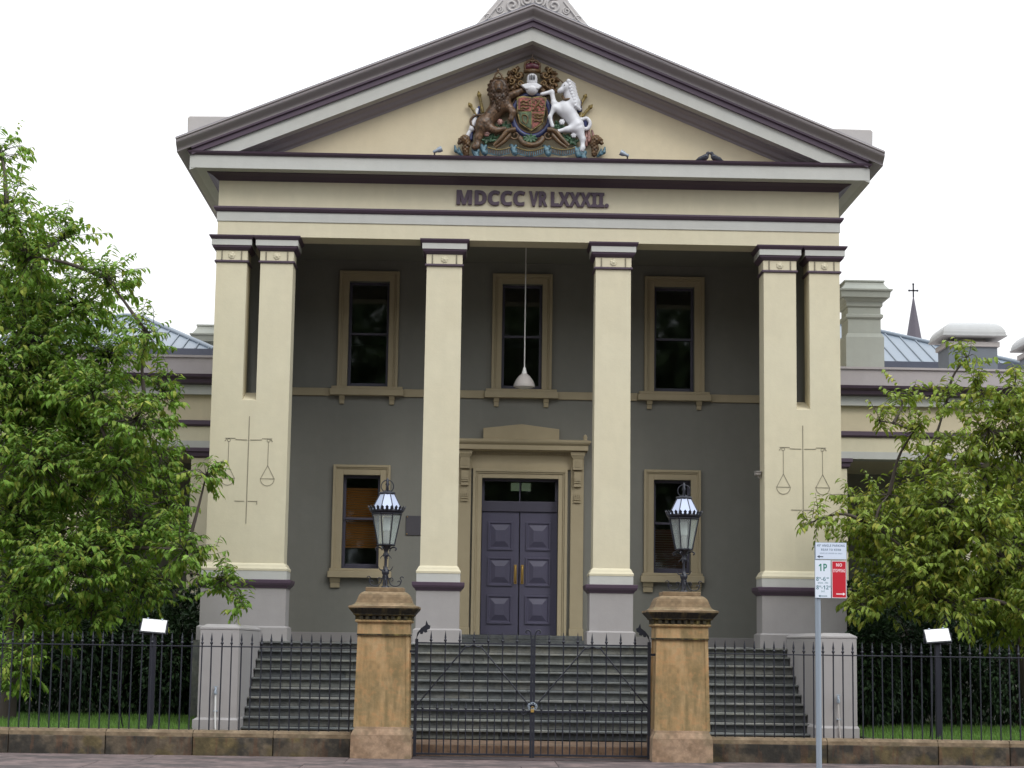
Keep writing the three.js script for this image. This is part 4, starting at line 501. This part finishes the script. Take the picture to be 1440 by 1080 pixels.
  for (const [u, v, w, h] of [[1064, 815, 24, 30], [1020, 690, 22, 34]]) part('blue_lining', body([bone(u, v - h * 0.5, u, v + h * 0.5, w, w * 0.8, 0.07)], 0.01, 24), C.blue, uni);
  // shield with four quarters inside a garter
  const sh = holder('shield', arms), edge = (z0, z1, k, m, name) => part(name, extrude([[600, 652], [640, 640], [700, 650], [760, 640], [796, 655], [786, 760], [770, 825], [735, 848], [700, 872], [660, 848], [622, 822], [606, 760]].map(([u, v]) => { const p = q(700 + (u - 700) * k, 750 + (v - 750) * k); return [p[0], p[1]]; }).reverse(), z0, z1, 0.008), m, sh);
  edge(0.14, 0.21, 1.03, C.gold, 'shield_rim');
  const quarter = (pts, m) => part('quarter', extrude(pts.map(([u, v]) => { const p = q(u, v); return [p[0], p[1]]; }).reverse(), 0.2, 0.222, 0.004), m, sh);
  quarter([[608, 658], [642, 648], [697, 657], [697, 742], [610, 742]], C.red); quarter([[703, 657], [758, 648], [788, 660], [786, 742], [703, 742]], C.red); quarter([[611, 748], [697, 748], [697, 864], [660, 842], [626, 816]], C.harp); quarter([[703, 748], [785, 748], [766, 818], [735, 842], [703, 864]], C.red);
  const beasts = []; for (const [u, v] of [[652, 680], [652, 702], [652, 724], [745, 768], [745, 790], [742, 812]]) beasts.push(tube([q(u - 28, v + 3, 0.225), q(u - 8, v - 5, 0.232), q(u + 10, v + 2, 0.23), q(u + 28, v - 6, 0.225)], r(5.5), 6, 12)); beasts.push(tube([q(725, 715, 0.225), q(745, 690, 0.235), q(755, 668, 0.228)], r(8), 6, 10), tube([q(748, 700, 0.225), q(768, 720, 0.23)], r(6), 6, 6), tube([q(640, 810, 0.225), q(640, 770, 0.235), q(672, 780, 0.23), q(664, 830, 0.225), q(640, 808, 0.225)], r(4), 6, 20)); for (const [u0, u1, v0, v1] of [[614, 694, 664, 738], [708, 782, 664, 738], [708, 776, 754, 822]]) for (let k = 0; k < 22; k++) { const u = u0 + (u1 - u0) * rnd(), v = v0 + (v1 - v0) * rnd(); beasts.push(tube([q(u - 6, v + rr(-5, 5), 0.223), q(u, v, 0.231), q(u + 6, v + rr(-5, 5), 0.223)], r(3.2), 5, 5)); } part('charges', beasts, C.ochre, sh).userData.kind = 'stuff';
  const gar = []; for (let i = 0; i <= 40; i++) { const a = i / 40 * Math.PI * 2; gar.push(q(700 + 128 * Math.cos(a), 765 + 142 * Math.sin(a), 0.13)); }
  part('garter', tube(gar, r(21), 8, 72), C.blue, sh); for (const k of [107, 149]) { const e = []; for (let i = 0; i <= 40; i++) { const a = i / 40 * Math.PI * 2; e.push(q(700 + k * Math.cos(a), 765 + (k + 14) * Math.sin(a), 0.155)); } part('garter_edge', tube(e, r(5), 6, 60), C.bronze, sh); }
  // helm, crown and mantling
  const helm = holder('helmet', arms); part('helm_dome', body([bone(700, 520, 700, 545, 36, 36, 0.2), bone(700, 560, 700, 590, 30, 44, 0.19)], 0.03, 36), C.white, helm); part('gorget', extrude([[622, 572], [665, 560], [735, 560], [765, 578], [742, 600], [720, 598], [703, 622], [684, 598], [655, 600]].map(([u, v]) => { const p = q(u, v); return [p[0], p[1]]; }).reverse(), 0.2, 0.3, 0.02), C.white, helm);
  for (const u of [683, 694, 705, 716]) part('visor_bar', tube([q(u, 505, 0.31), q(u, 522, 0.325), q(u, 540, 0.315)], r(3.2), 5, 8), C.dark, helm);
  const cr = holder('crown', arms); part('crown_ring', [tube([q(650, 468, 0.16), q(700, 474, 0.27), q(750, 468, 0.16)], r(15), 8, 16)], C.bronze, cr); part('crown_cap', body([bone(672, 440, 728, 440, 26, 26, 0.17), bone(700, 425, 700, 415, 28, 20, 0.17)], 0.03, 32), col([0.16, 0.02, 0.05]), cr); for (const s of [-1, 0, 1]) part('crown_arch', tube([q(700 + s * 48, 462, 0.2), q(700 + s * 50, 425, 0.22), q(700 + s * 22, 400, 0.23), q(700, 408, 0.24)], r(8), 6, 16), C.bronze, cr); part('crown_orb', [lathe([[0.001, r(16)], [r(14), 0], [0.001, -r(16)]], 10, q(700, 388, 0.2)), bx(...[-1, 1].map((k) => q(700, 0)[0] + k * r(4)), q(0, 372)[1] - 0.02, q(0, 345)[1], 0.18, 0.21)], C.bronze, cr);
  for (const s of [-1, 1]) {
    const b = []; for (const [u, v, k] of [[60, 590, 30], [85, 560, 28], [120, 575, 30], [150, 555, 24], [105, 520, 28], [75, 490, 22], [140, 505, 26], [165, 520, 18], [120, 465, 22], [100, 445, 16], [150, 475, 16], [150, 595, 20], [112, 610, 22]]) b.push(bone(700 + s * u, v, 700 + s * (u + 14), v + 14, k, k * 0.5, 0.12, 0.2)); part('mantling', body(b, 0.012, 60, (p) => rib(p, 0.016, 62)), C.bronze, arms);
    const cur = []; for (let k = 0; k < 4; k++) { const c0 = [[92, 500, 26], [138, 540, 24], [122, 470, 18], [80, 560, 22]][k], e = []; for (let i = 0; i <= 20; i++) { const t = i / 20, a = t * 7 + k, R = c0[2] * (1 - 0.8 * t); e.push(q(700 + s * (c0[0] + R * Math.cos(a)), c0[1] + R * Math.sin(a), 0.24)); } cur.push(tube(e, r(6), 6, 30)); } part('mantling_curl', cur, C.ochre, arms);
    // flags with gold staff heads
    const L = s < 0; for (const [a, b] of L ? [[[372, 735], [345, 620]], [[330, 760], [285, 690]]] : [[[1030, 690], [1062, 628]], [[1040, 765], [1098, 700]]]) part('staff_head', body([bone(a[0], a[1], b[0], b[1], 10, 10, 0.08), bone(b[0], b[1], b[0] + (b[0] - a[0]) * 0.2, b[1] + (b[1] - a[1]) * 0.2, 16, 5, 0.08)], 0.02, 30), C.gold, arms);
    const drape = (pts, m) => part('drapery', body(pts.map(([u0, v0, u1, v1, w]) => bone(u0, v0, u1, v1, w * 0.6, w, 0.06)), 0.012, 44), m, arms);
    if (L) { drape([[335, 720, 300, 850, 22], [320, 800, 262, 915, 16]], C.white); drape([[300, 860, 295, 920, 14], [345, 700, 335, 760, 14]], C.blue); drape([[310, 800, 325, 850, 18]], C.pink); } else { drape([[1085, 850, 1090, 930, 16], [1110, 860, 1135, 950, 12], [1068, 870, 1072, 960, 12]], C.pink); drape([[1020, 660, 1025, 720, 18]], C.blue); drape([[1035, 745, 1030, 770, 18]], C.gold); }
    const cx = L ? 255 : 1135; part('corner_boss', body([bone(cx, 930, cx - s * 15, 960, 34, 24, 0.14), bone(cx + s * 30, 935, cx + s * 38, 950, 18, 14, 0.14), bone(cx - s * 5, 985, cx - s * 10, 1025, 26, 18, 0.12)], 0.02, 40, (p) => rib(p, 0.012, 70)), C.bronze, arms);
    for (const [u, v] of L ? [[195, 1000], [222, 1015]] : [[1190, 1010], [1165, 1022]]) part('blue_leaf', body([bone(u, v, u + s * 8, v - 34, 13, 5, 0.1), bone(u, v, u - s * 16, v + 14, 12, 8, 0.1)], 0.02, 28), C.sky, arms);
    // acanthus scroll below the shield
    const ac = L ? 1 : -1, U = (u) => 700 - ac * u, sp = []; for (let i = 0; i <= 30; i++) { const t = i / 30, a = -1.3 + t * 8, R = 38 * (1 - 0.85 * t); sp.push(q(U(110 + R * Math.cos(a) * ac * ac), 905 + R * Math.sin(a), 0.22)); }
    part('scroll', [tube(sp, r(9), 6, 40, r(6)), tube([q(U(105), 868, 0.22), q(U(160), 880, 0.22), q(U(205), 930, 0.22), q(U(250), 975, 0.2)], r(20), 8, 20, r(14)), tube([q(U(140), 905, 0.22), q(U(190), 955, 0.22), q(U(240), 988, 0.2)], r(17), 8, 20, r(10))], C.bronze, arms);
    const lf = []; for (const [u, v] of L ? [[430, 905], [465, 925], [400, 930], [525, 835], [560, 850], [490, 850]] : [[880, 830], [855, 850], [900, 860], [930, 915], [960, 925], [985, 940]]) for (let k = 0; k < 5; k++) { const a = k * 1.3 + u; lf.push(bone(u, v, u + 32 * Math.cos(a), v + 26 * Math.sin(a), 17, 7, 0.08, 0.15)); } part('foliage', body(lf, 0.008, 60), C.green, arms);
    for (const [u, v] of L ? [[400, 892], [488, 812]] : [[905, 812], [985, 900]]) { const g = []; for (let k = 0; k < 6; k++) g.push(bone(u, v, u + 12 * Math.cos(k * 1.047), v + 12 * Math.sin(k * 1.047), 10, 9, 0.18)); part('rose', body(g, 0.006, 28), L ? C.pink : C.white, arms); }
  }
  part('badge_leaves', body(Array.from({ length: 9 }, (_, k) => bone(690, 930, 690 + 42 * Math.cos(k * 0.7), 930 + 26 * Math.sin(k * 0.7), 14, 8, 0.2, 0.24)), 0.01, 40), C.green, arms); part('badge_scroll', [tube([q(620, 920, 0.18), q(650, 960, 0.22), q(700, 975, 0.24), q(750, 960, 0.22), q(780, 920, 0.18)], r(20), 8, 24)], C.bronze, arms);
  // motto ribbon: three bays with folds between
  for (const [u0, u1, sag] of [[405, 560, 20], [600, 785, 26], [830, 995, 20]]) { const rb = holder('ribbon', arms), seg = 12, f = []; for (let i = 0; i < seg; i++) { const P = (t, d) => { const u = u0 + (u1 - u0) * t, v = 985 + sag * Math.sin(Math.PI * t) + d; return q(u, v, 0.2 + 0.04 * Math.sin(Math.PI * t)); }; const a = P(i / seg, 0), b = P((i + 1) / seg, 0), c = P((i + 1) / seg, 40), d = P(i / seg, 40); f.push(d, c, b, d, b, a); f.push(...[d, c, b, d, b, a].map((v) => [v[0], v[1], v[2] - 0.03]).reverse()); } part('ribbon_face', tri(f), C.sky, rb); const lt = []; for (let t = 0.06; t < 0.96; t += 0.075) { const u = u0 + (u1 - u0) * t, v = 985 + sag * Math.sin(Math.PI * t), z = 0.204 + 0.04 * Math.sin(Math.PI * t); lt.push(tube([q(u, v + 6, z), q(u + 1, v + 34, z)], r(3.2), 5, 3)); } part('motto_strokes', lt, C.bronze, rb).userData.kind = 'stuff'; part('ribbon_edge', tube(Array.from({ length: 9 }, (_, i) => q(u0 + (u1 - u0) * i / 8, 985 + sag * Math.sin(Math.PI * i / 8) + 1, 0.205 + 0.04 * Math.sin(Math.PI * i / 8))), r(4), 6, 24), C.gold, rb); }
  for (const [u, v] of [[380, 985], [582, 985], [805, 990], [1010, 1000], [330, 1015], [1050, 1025]]) part('ribbon_fold', body([bone(u - 16, v - 12, u + 10, v + 38, 16, 20, 0.14, 0.18), bone(u + 14, v - 10, u, v + 30, 12, 14, 0.16)], 0.015, 32), C.sky, arms);
  part('arms_base', bx(q(420, 0)[0], q(985, 0)[0], 0.006, 0.05, 0, 0.22, 0.008), C.white, arms);
}
// ---------------------------------------------------------------- trees, shrubs, grass
function leafGeo(w = 0.42, droop = 0.22, fold = 0.1) {
  const st = [[0, 0], [0.3, 0.92], [0.68, 0.82], [1, 0]].map(([t, k]) => [t, k * w / 2]), P = (i, s) => [st[i][0], -droop * st[i][0] ** 2 + Math.abs(s) * fold * (st[i][1] / (w / 2)), s * st[i][1]], f = [];
  for (let i = 0; i + 1 < st.length; i++) for (const s of [-1, 1]) { const a = P(i, 0), b = P(i + 1, 0), c = P(i + 1, s), d = P(i, s); if (st[i + 1][1] > 0) f.push(...(s > 0 ? [a, c, b] : [a, b, c])); if (st[i][1] > 0) f.push(...(s > 0 ? [a, d, c] : [a, c, d])); if (st[i + 1][1] === 0) f.push(...(s > 0 ? [a, d, b] : [a, b, d])); }
  return tri(f);
}
const LEAF = leafGeo(), SIMPLE = tri([[0, 0, 0], [0.45, 0, 0.35], [1, -0.1, 0], [0, 0, 0], [1, -0.1, 0], [0.45, 0, -0.35]]);
const leafMat = (c, o = {}) => new THREE.MeshPhysicalMaterial({ color: lin(...c), roughness: 0.8, specularIntensity: 0.6, transmission: 0.45, thickness: 0, side: THREE.DoubleSide, ...o });
const V = (...a) => new THREE.Vector3(...a), UP = V(0, 1, 0);
function leafMatrix(p, dir, up, size) { const x = dir.clone().normalize(), z = x.clone().cross(up).normalize(); if (!(z.lengthSq() > 0.5)) z.set(0, 0, 1); const y = z.clone().cross(x); return new THREE.Matrix4().makeBasis(x.multiplyScalar(size), y.multiplyScalar(size), z.multiplyScalar(size)).setPosition(p); }
function rvec() { const v = V(rr(-1, 1), rr(-1, 1), rr(-1, 1)); return v.lengthSq() > 1 || v.lengthSq() < 1e-3 ? rvec() : v; }
function scatter(name, list, geo, m, parent) {          // every leaf or blade as real geometry, joined, with its own tint
  const src = flat(geo), sp = src.attributes.position, sn = src.attributes.normal, n = sp.count, pos = new Float32Array(list.length * n * 3), nor = new Float32Array(list.length * n * 3), col = new Float32Array(list.length * n * 3); let w = 0;
  for (const l of list) { const e = l.m.elements; for (let i = 0; i < n; i++, w += 3) { const x = sp.getX(i), y = sp.getY(i), z = sp.getZ(i), a = sn.getX(i), b = sn.getY(i), c = sn.getZ(i); let L = 0; for (let k = 0; k < 3; k++) { pos[w + k] = e[k] * x + e[4 + k] * y + e[8 + k] * z + e[12 + k]; const q = e[k] * a + e[4 + k] * b + e[8 + k] * c; nor[w + k] = q; L += q * q; } L = Math.sqrt(L) || 1; for (let k = 0; k < 3; k++) nor[w + k] /= L; col[w] = l.c.r; col[w + 1] = l.c.g; col[w + 2] = l.c.b; } }
  const g = new THREE.BufferGeometry(); g.setAttribute('position', new THREE.BufferAttribute(pos, 3)); g.setAttribute('normal', new THREE.BufferAttribute(nor, 3)); g.setAttribute('color', new THREE.BufferAttribute(col, 3)); m.vertexColors = true; const o = shade(new THREE.Mesh(g, m)); o.name = name; o.userData.kind = 'stuff'; parent.add(o); return o;
}
function tree(label, base, fork, lobes, o) {
  const t = thing('tree', label, 'tree', base), B = V(...base), nodes = [V(...fork).sub(B)], lo = lobes.map((l) => ({ c: V(l[0], l[1], l[2]).sub(B), rx: l[3], ry: l[4], rz: o.rz ?? Math.min(1.1, 0.5 * (l[3] + l[4]) + 0.15) })).sort((a, b) => a.c.distanceTo(nodes[0]) - b.c.distanceTo(nodes[0]));
  part('trunk', tube([[0, -0.15, 0], [nodes[0].x * 0.2, nodes[0].y * 0.35, nodes[0].z * 0.2], [nodes[0].x * 0.7, nodes[0].y * 0.75, nodes[0].z * 0.7], nodes[0].toArray()], o.r, 10, 14, o.r * 0.62), M.bark, t);
  const twigs = [], leaves = [];
  for (const l of lo) {
    let best = nodes[0], bd = 1e9; for (const n of nodes) { const d = n.distanceTo(l.c) + Math.max(0, n.y - l.c.y) * 1.5; if (d < bd) { bd = d; best = n; } }
    const mid = best.clone().lerp(l.c, 0.5).add(V(rr(-0.1, 0.1), rr(-0.02, 0.14) * bd, rr(-0.1, 0.1))), r0 = clamp(0.018 + 0.017 * bd + 0.012 * l.rx, 0.018, 0.085);
    part('limb', tube([best.toArray(), mid.toArray(), l.c.toArray()], r0, 6, 8, 0.012), M.bark, t); nodes.push(mid, l.c);
    const n = Math.max(6, Math.round((l.c.y + base[1] > o.thin ? o.open : 1) * o.density * l.rx * l.ry * (0.7 + 0.5 * l.rz) + 5));
    for (let k = 0; k < n; k++) {
      const d = rvec().normalize(), rad = Math.pow(rnd(), 0.5) * 0.9, p = l.c.clone().add(V(d.x * l.rx * rad, d.y * l.ry * rad, d.z * l.rz * rad)), out = p.clone().sub(l.c).multiplyScalar(0.8).add(rvec().multiplyScalar(0.45)).add(V(0, o.lift, 0)).normalize(), len = rr(0.22, 0.5) * o.twig, e = p.clone().add(out.clone().multiplyScalar(len)).add(V(0, -0.05 * len, 0));
      if (rnd() < 0.75) twigs.push(tube([l.c.toArray(), p.toArray(), e.toArray()], 0.009, 3, 3, 0.004));
      const shade0 = rnd(), N = Math.round(rr(7, 12));
      for (let i = 0; i < N; i++) {
        const f = (i + 0.5) / N, q = p.clone().lerp(e, f), side = out.clone().cross(UP).normalize().multiplyScalar(i % 2 ? 1 : -1), dir = out.clone().multiplyScalar(0.45).add(side.multiplyScalar(0.7)).add(V(0, -o.droop, 0)).add(rvec().multiplyScalar(0.4)), size = o.leaf * rr(0.5, 1.2);
        const y = clamp(0.5 * shade0 + 0.5 * rnd()), c = new THREE.Color().setRGB(...mixc(o.c0, rnd() < o.warm ? o.c2 : o.c1, y)); leaves.push({ m: leafMatrix(q, dir, rvec().multiplyScalar(0.5).add(UP), size), c, z: q.z + rr(0, 0.5), p: q });
      }
    }
  }
  part('twigs', twigs, M.bark, t).userData.kind = 'stuff';
  leaves.sort((a, b) => b.z - a.z); const near = leaves.splice(0, 160), ms = [o.c0, o.c1, mixc(o.c0, o.c1, 0.5), o.c2].map((c) => leafMat(c));
  near.forEach((l, i) => { const m = part('leaf', LEAF, ms[i % 11 === 0 ? 3 : i % 3], t); l.m.decompose(m.position, m.quaternion, m.scale); });
  scatter('crown', leaves, LEAF, leafMat([1, 1, 1]), t); return leaves.length;
}
const leftLobes = [[-10.10,10.94,2.2,0.53,0.40],[-9.65,9.55,3.2,0.64,0.70],[-10.22,8.60,1.2,0.95,0.81],[-8.82,9.32,2.2,0.50,0.50],[-7.79,8.39,3.2,0.54,0.46],[-8.73,8.23,1.1,0.82,0.68],[-9.38,7.35,2.2,1.05,0.79],[-6.93,7.29,3.6,0.33,0.46],[-8.14,7.27,1.1,0.90,0.57],[-6.73,6.36,2.7,0.42,0.39],[-7.09,5.75,3.6,0.71,0.51],[-8.90,6.15,1.1,1.09,0.82],[-9.54,5.60,2.3,0.92,0.79],[-7.45,4.95,3.2,0.64,0.58],[-8.70,4.66,1.1,1.09,0.68],[-9.46,4.15,2.3,0.79,0.79],[-5.79,4.78,3.6,0.35,0.23],[-6.80,4.45,1.5,0.51,0.38],[-7.17,3.90,2.7,0.78,0.52],[-6.09,3.46,3.6,0.56,0.40],[-5.72,3.00,1.5,0.43,0.30],[-5.22,2.52,2.7,0.19,0.19],[-8.07,3.23,3.2,1.02,0.64],[-7.20,2.85,1.5,0.81,0.48],[-9.24,2.73,2.4,0.79,0.65],[-9.14,1.45,3.1,0.46,0.64],[-9.10,1.90,1.1,0.49,0.54],[-7.94,2.42,2.4,0.65,0.37],[-9.25,8.78,3.1,0.77,0.64],[-9.41,8.22,1.1,0.95,0.68],[-9.69,6.51,2.4,0.92,0.79],[-8.81,5.01,3.1,0.90,0.64],[-8.20,5.62,1.1,0.82,0.61],[-8.90,3.64,2.4,0.92,0.65],[-7.47,3.49,3.1,0.77,0.51],[-6.97,5.32,1.5,0.40,0.40],[-9.04,6.52,2.4,0.92,0.65],[-7.97,6.31,3.1,0.77,0.51]], rightLobes = [[6.97,6.56,2.2,0.21,0.32],[7.00,5.86,3.0,0.31,0.44],[7.65,5.40,1.1,0.46,0.54],[6.40,6.05,2.8,0.10,0.39],[6.66,4.73,2.4,0.45,0.37],[6.42,4.73,1.2,0.38,0.27],[5.18,4.20,3.2,0.33,0.17],[6.05,4.06,1.8,0.45,0.24],[6.87,3.63,1.7,0.75,0.37],[7.49,4.48,3.3,0.64,0.64],[8.46,7.51,1.3,0.19,0.30],[8.34,6.76,2.4,0.29,0.47],[8.40,5.90,2.9,0.54,0.59],[8.08,6.65,1.1,0.30,0.38],[8.85,6.69,3.0,0.31,0.51],[9.10,5.65,2.3,0.53,0.79],[8.96,4.79,1.3,0.81,0.68],[7.60,3.65,3.3,0.77,0.51],[9.12,3.56,1.6,0.67,0.67],[6.75,2.91,1.9,0.74,0.45],[7.48,2.70,3.2,0.77,0.46],[9.21,2.50,1.2,0.68,0.54],[6.09,2.69,2.6,0.31,0.34],[9.65,6.01,2.7,0.65,0.78],[10.25,4.55,1.1,0.82,0.95],[9.44,2.73,3.1,0.77,0.77],[8.21,5.38,2.1,0.66,0.66],[7.67,4.35,1.5,0.67,0.54],[8.13,4.11,3.3,0.77,0.64],[7.26,4.48,1.5,0.54,0.54],[9.04,6.34,2.1,0.53,0.53],[7.13,3.33,3.1,0.77,0.51],[8.77,3.03,1.1,0.82,0.54],[6.32,4.12,2.7,0.52,0.32]];
tree('dense mid-green broadleaf tree reaching over the railing to the corner pier', [-9.6, 0.34, 1.6], [-9.4, 2.6, 1.8], leftLobes, { r: 0.2, thin: 7.2, open: 0.9, density: 225, lift: 0.1, twig: 0.9, leaf: 0.165, droop: 0.5, c0: [0.12, 0.235, 0.022], c1: [0.28, 0.46, 0.055], c2: [0.46, 0.5, 0.08], warm: 0.34 });
tree('yellow-green tree with upright shoots beside the parking sign', [9.6, 0.34, 1.2], [9.3, 2.0, 1.5], rightLobes, { r: 0.16, thin: 4.6, open: 0.6, density: 215, lift: 0.2, twig: 0.9, leaf: 0.175, droop: 0.6, c0: [0.16, 0.235, 0.024], c1: [0.34, 0.45, 0.055], c2: [0.5, 0.48, 0.07], warm: 0.3 });
function shrub(label, cx, y0, cz, rx, h, rz, n, c0, c1, leaf, grp) {
  const s = thing('shrub', label, 'shrub', [cx, y0, cz], grp), list = [], st = []; for (let k = 0; k < 5; k++) st.push(tube([[rr(-0.1, 0.1), -0.05, rr(-0.1, 0.1)], [rr(-0.3, 0.3) * rx, h * 0.4, rr(-0.3, 0.3) * rz], [rr(-0.7, 0.7) * rx, h * 0.85, rr(-0.6, 0.6) * rz]], 0.03, 5, 6, 0.008)); part('stem', st, M.bark, s);
  const ph = rr(0, 6); for (let k = 0; k < n; k++) { const d = rvec().normalize(), lump = 1 + 0.16 * Math.sin(d.x * 7 + ph) * Math.sin(d.y * 6 + 2 * ph) + 0.1 * Math.sin(d.z * 11 + ph), r = Math.pow(rnd(), 0.25) * lump, p = V(d.x * rx * r, h * 0.5 + d.y * h * 0.52 * r, d.z * rz * r); if (p.y < 0.03) continue; const dir = d.clone().add(rvec().multiplyScalar(0.9)).add(V(0, -0.25, 0)); list.push({ m: leafMatrix(p, dir, rvec().add(UP), leaf * rr(0.7, 1.2)), c: new THREE.Color().setRGB(...mixc(c0, c1, rnd() * rnd())) }); }
  scatter('foliage', list, LEAF, leafMat([1, 1, 1], { roughness: 0.6, transmission: 0.15 }), s);
}
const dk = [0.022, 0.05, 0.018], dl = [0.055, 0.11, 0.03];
const gL = 'dark shrubs under the dense green tree', gR = 'dark shrubs under the yellow-green tree';
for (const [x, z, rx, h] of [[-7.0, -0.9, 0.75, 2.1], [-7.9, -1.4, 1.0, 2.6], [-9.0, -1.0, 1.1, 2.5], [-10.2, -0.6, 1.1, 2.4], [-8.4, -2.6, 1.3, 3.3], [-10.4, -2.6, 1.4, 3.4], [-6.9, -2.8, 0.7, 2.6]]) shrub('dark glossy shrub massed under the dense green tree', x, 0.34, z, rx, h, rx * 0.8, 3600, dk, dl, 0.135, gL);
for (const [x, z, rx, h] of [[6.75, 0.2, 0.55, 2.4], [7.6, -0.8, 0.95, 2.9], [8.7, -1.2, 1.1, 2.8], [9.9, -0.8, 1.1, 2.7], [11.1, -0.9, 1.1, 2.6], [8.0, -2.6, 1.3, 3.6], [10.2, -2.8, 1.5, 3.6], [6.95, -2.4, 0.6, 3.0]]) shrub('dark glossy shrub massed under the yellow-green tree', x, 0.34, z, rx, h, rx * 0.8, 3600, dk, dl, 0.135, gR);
{
  const list = [], bl = tri([[-0.02, 0, 0], [0.02, 0, 0], [0.012, 0.6, 0.06], [-0.02, 0, 0], [0.012, 0.6, 0.06], [-0.012, 0.6, 0.06], [-0.012, 0.6, 0.06], [0.012, 0.6, 0.06], [0, 1, 0.22]]);
  for (let k = 0; k < 26000; k++) { const s = k % 2 ? 1 : -1, x = s * rr(5.9, 13), z = 4.95 - 5.4 * rnd(), h = rr(0.06, 0.13), a = rr(0, 6.28), m = new THREE.Matrix4().makeRotationY(a).multiply(new THREE.Matrix4().makeScale(0.35, h, h)).setPosition(x, 0.355, z); list.push({ m, c: new THREE.Color().setRGB(...mixc([0.10, 0.22, 0.03], [0.19, 0.34, 0.06], rnd())) }); }
  const o = scatter('grass', list, bl, leafMat([1, 1, 1]), scene); o.userData = { kind: 'stuff', label: 'short green grass on the lawns behind the railing', category: 'grass' };
}
// trees across the road, behind the camera: what the window panes mirror
for (const [x, z, h] of [[-30, 47, 19], [-22, 46, 21], [-14, 48, 22], [-6, 46, 21], [2, 48, 23], [10, 46, 21], [18, 48, 22], [26, 46, 20], [34, 48, 19]]) {
  const t = thing('street_tree', 'broad leafy street tree standing across the road from the gates', 'tree', [x, 0, z], 'street trees across the road'), list = []; part('trunk', tube([[0, -0.1, 0], [0.1, h * 0.25, 0], [0, h * 0.6, 0.1]], 0.35, 8, 8, 0.15), M.bark, t);
  for (let k = 0; k < 6500; k++) { const d = rvec().normalize(), r = Math.pow(rnd(), 0.4) * (1 + 0.2 * Math.sin(d.x * 6 + x) * Math.sin(d.y * 7)); list.push({ m: leafMatrix(V(d.x * 5 * r, h * 0.6 + d.y * h * 0.38 * r, d.z * 4 * r), rvec(), rvec().add(UP), rr(0.5, 0.9)), c: new THREE.Color().setRGB(...mixc([0.03, 0.06, 0.015], [0.08, 0.13, 0.03], rnd())) }); }
  scatter('crown', list, SIMPLE, leafMat([1, 1, 1]), t);
}
renderer.render(scene, camera);
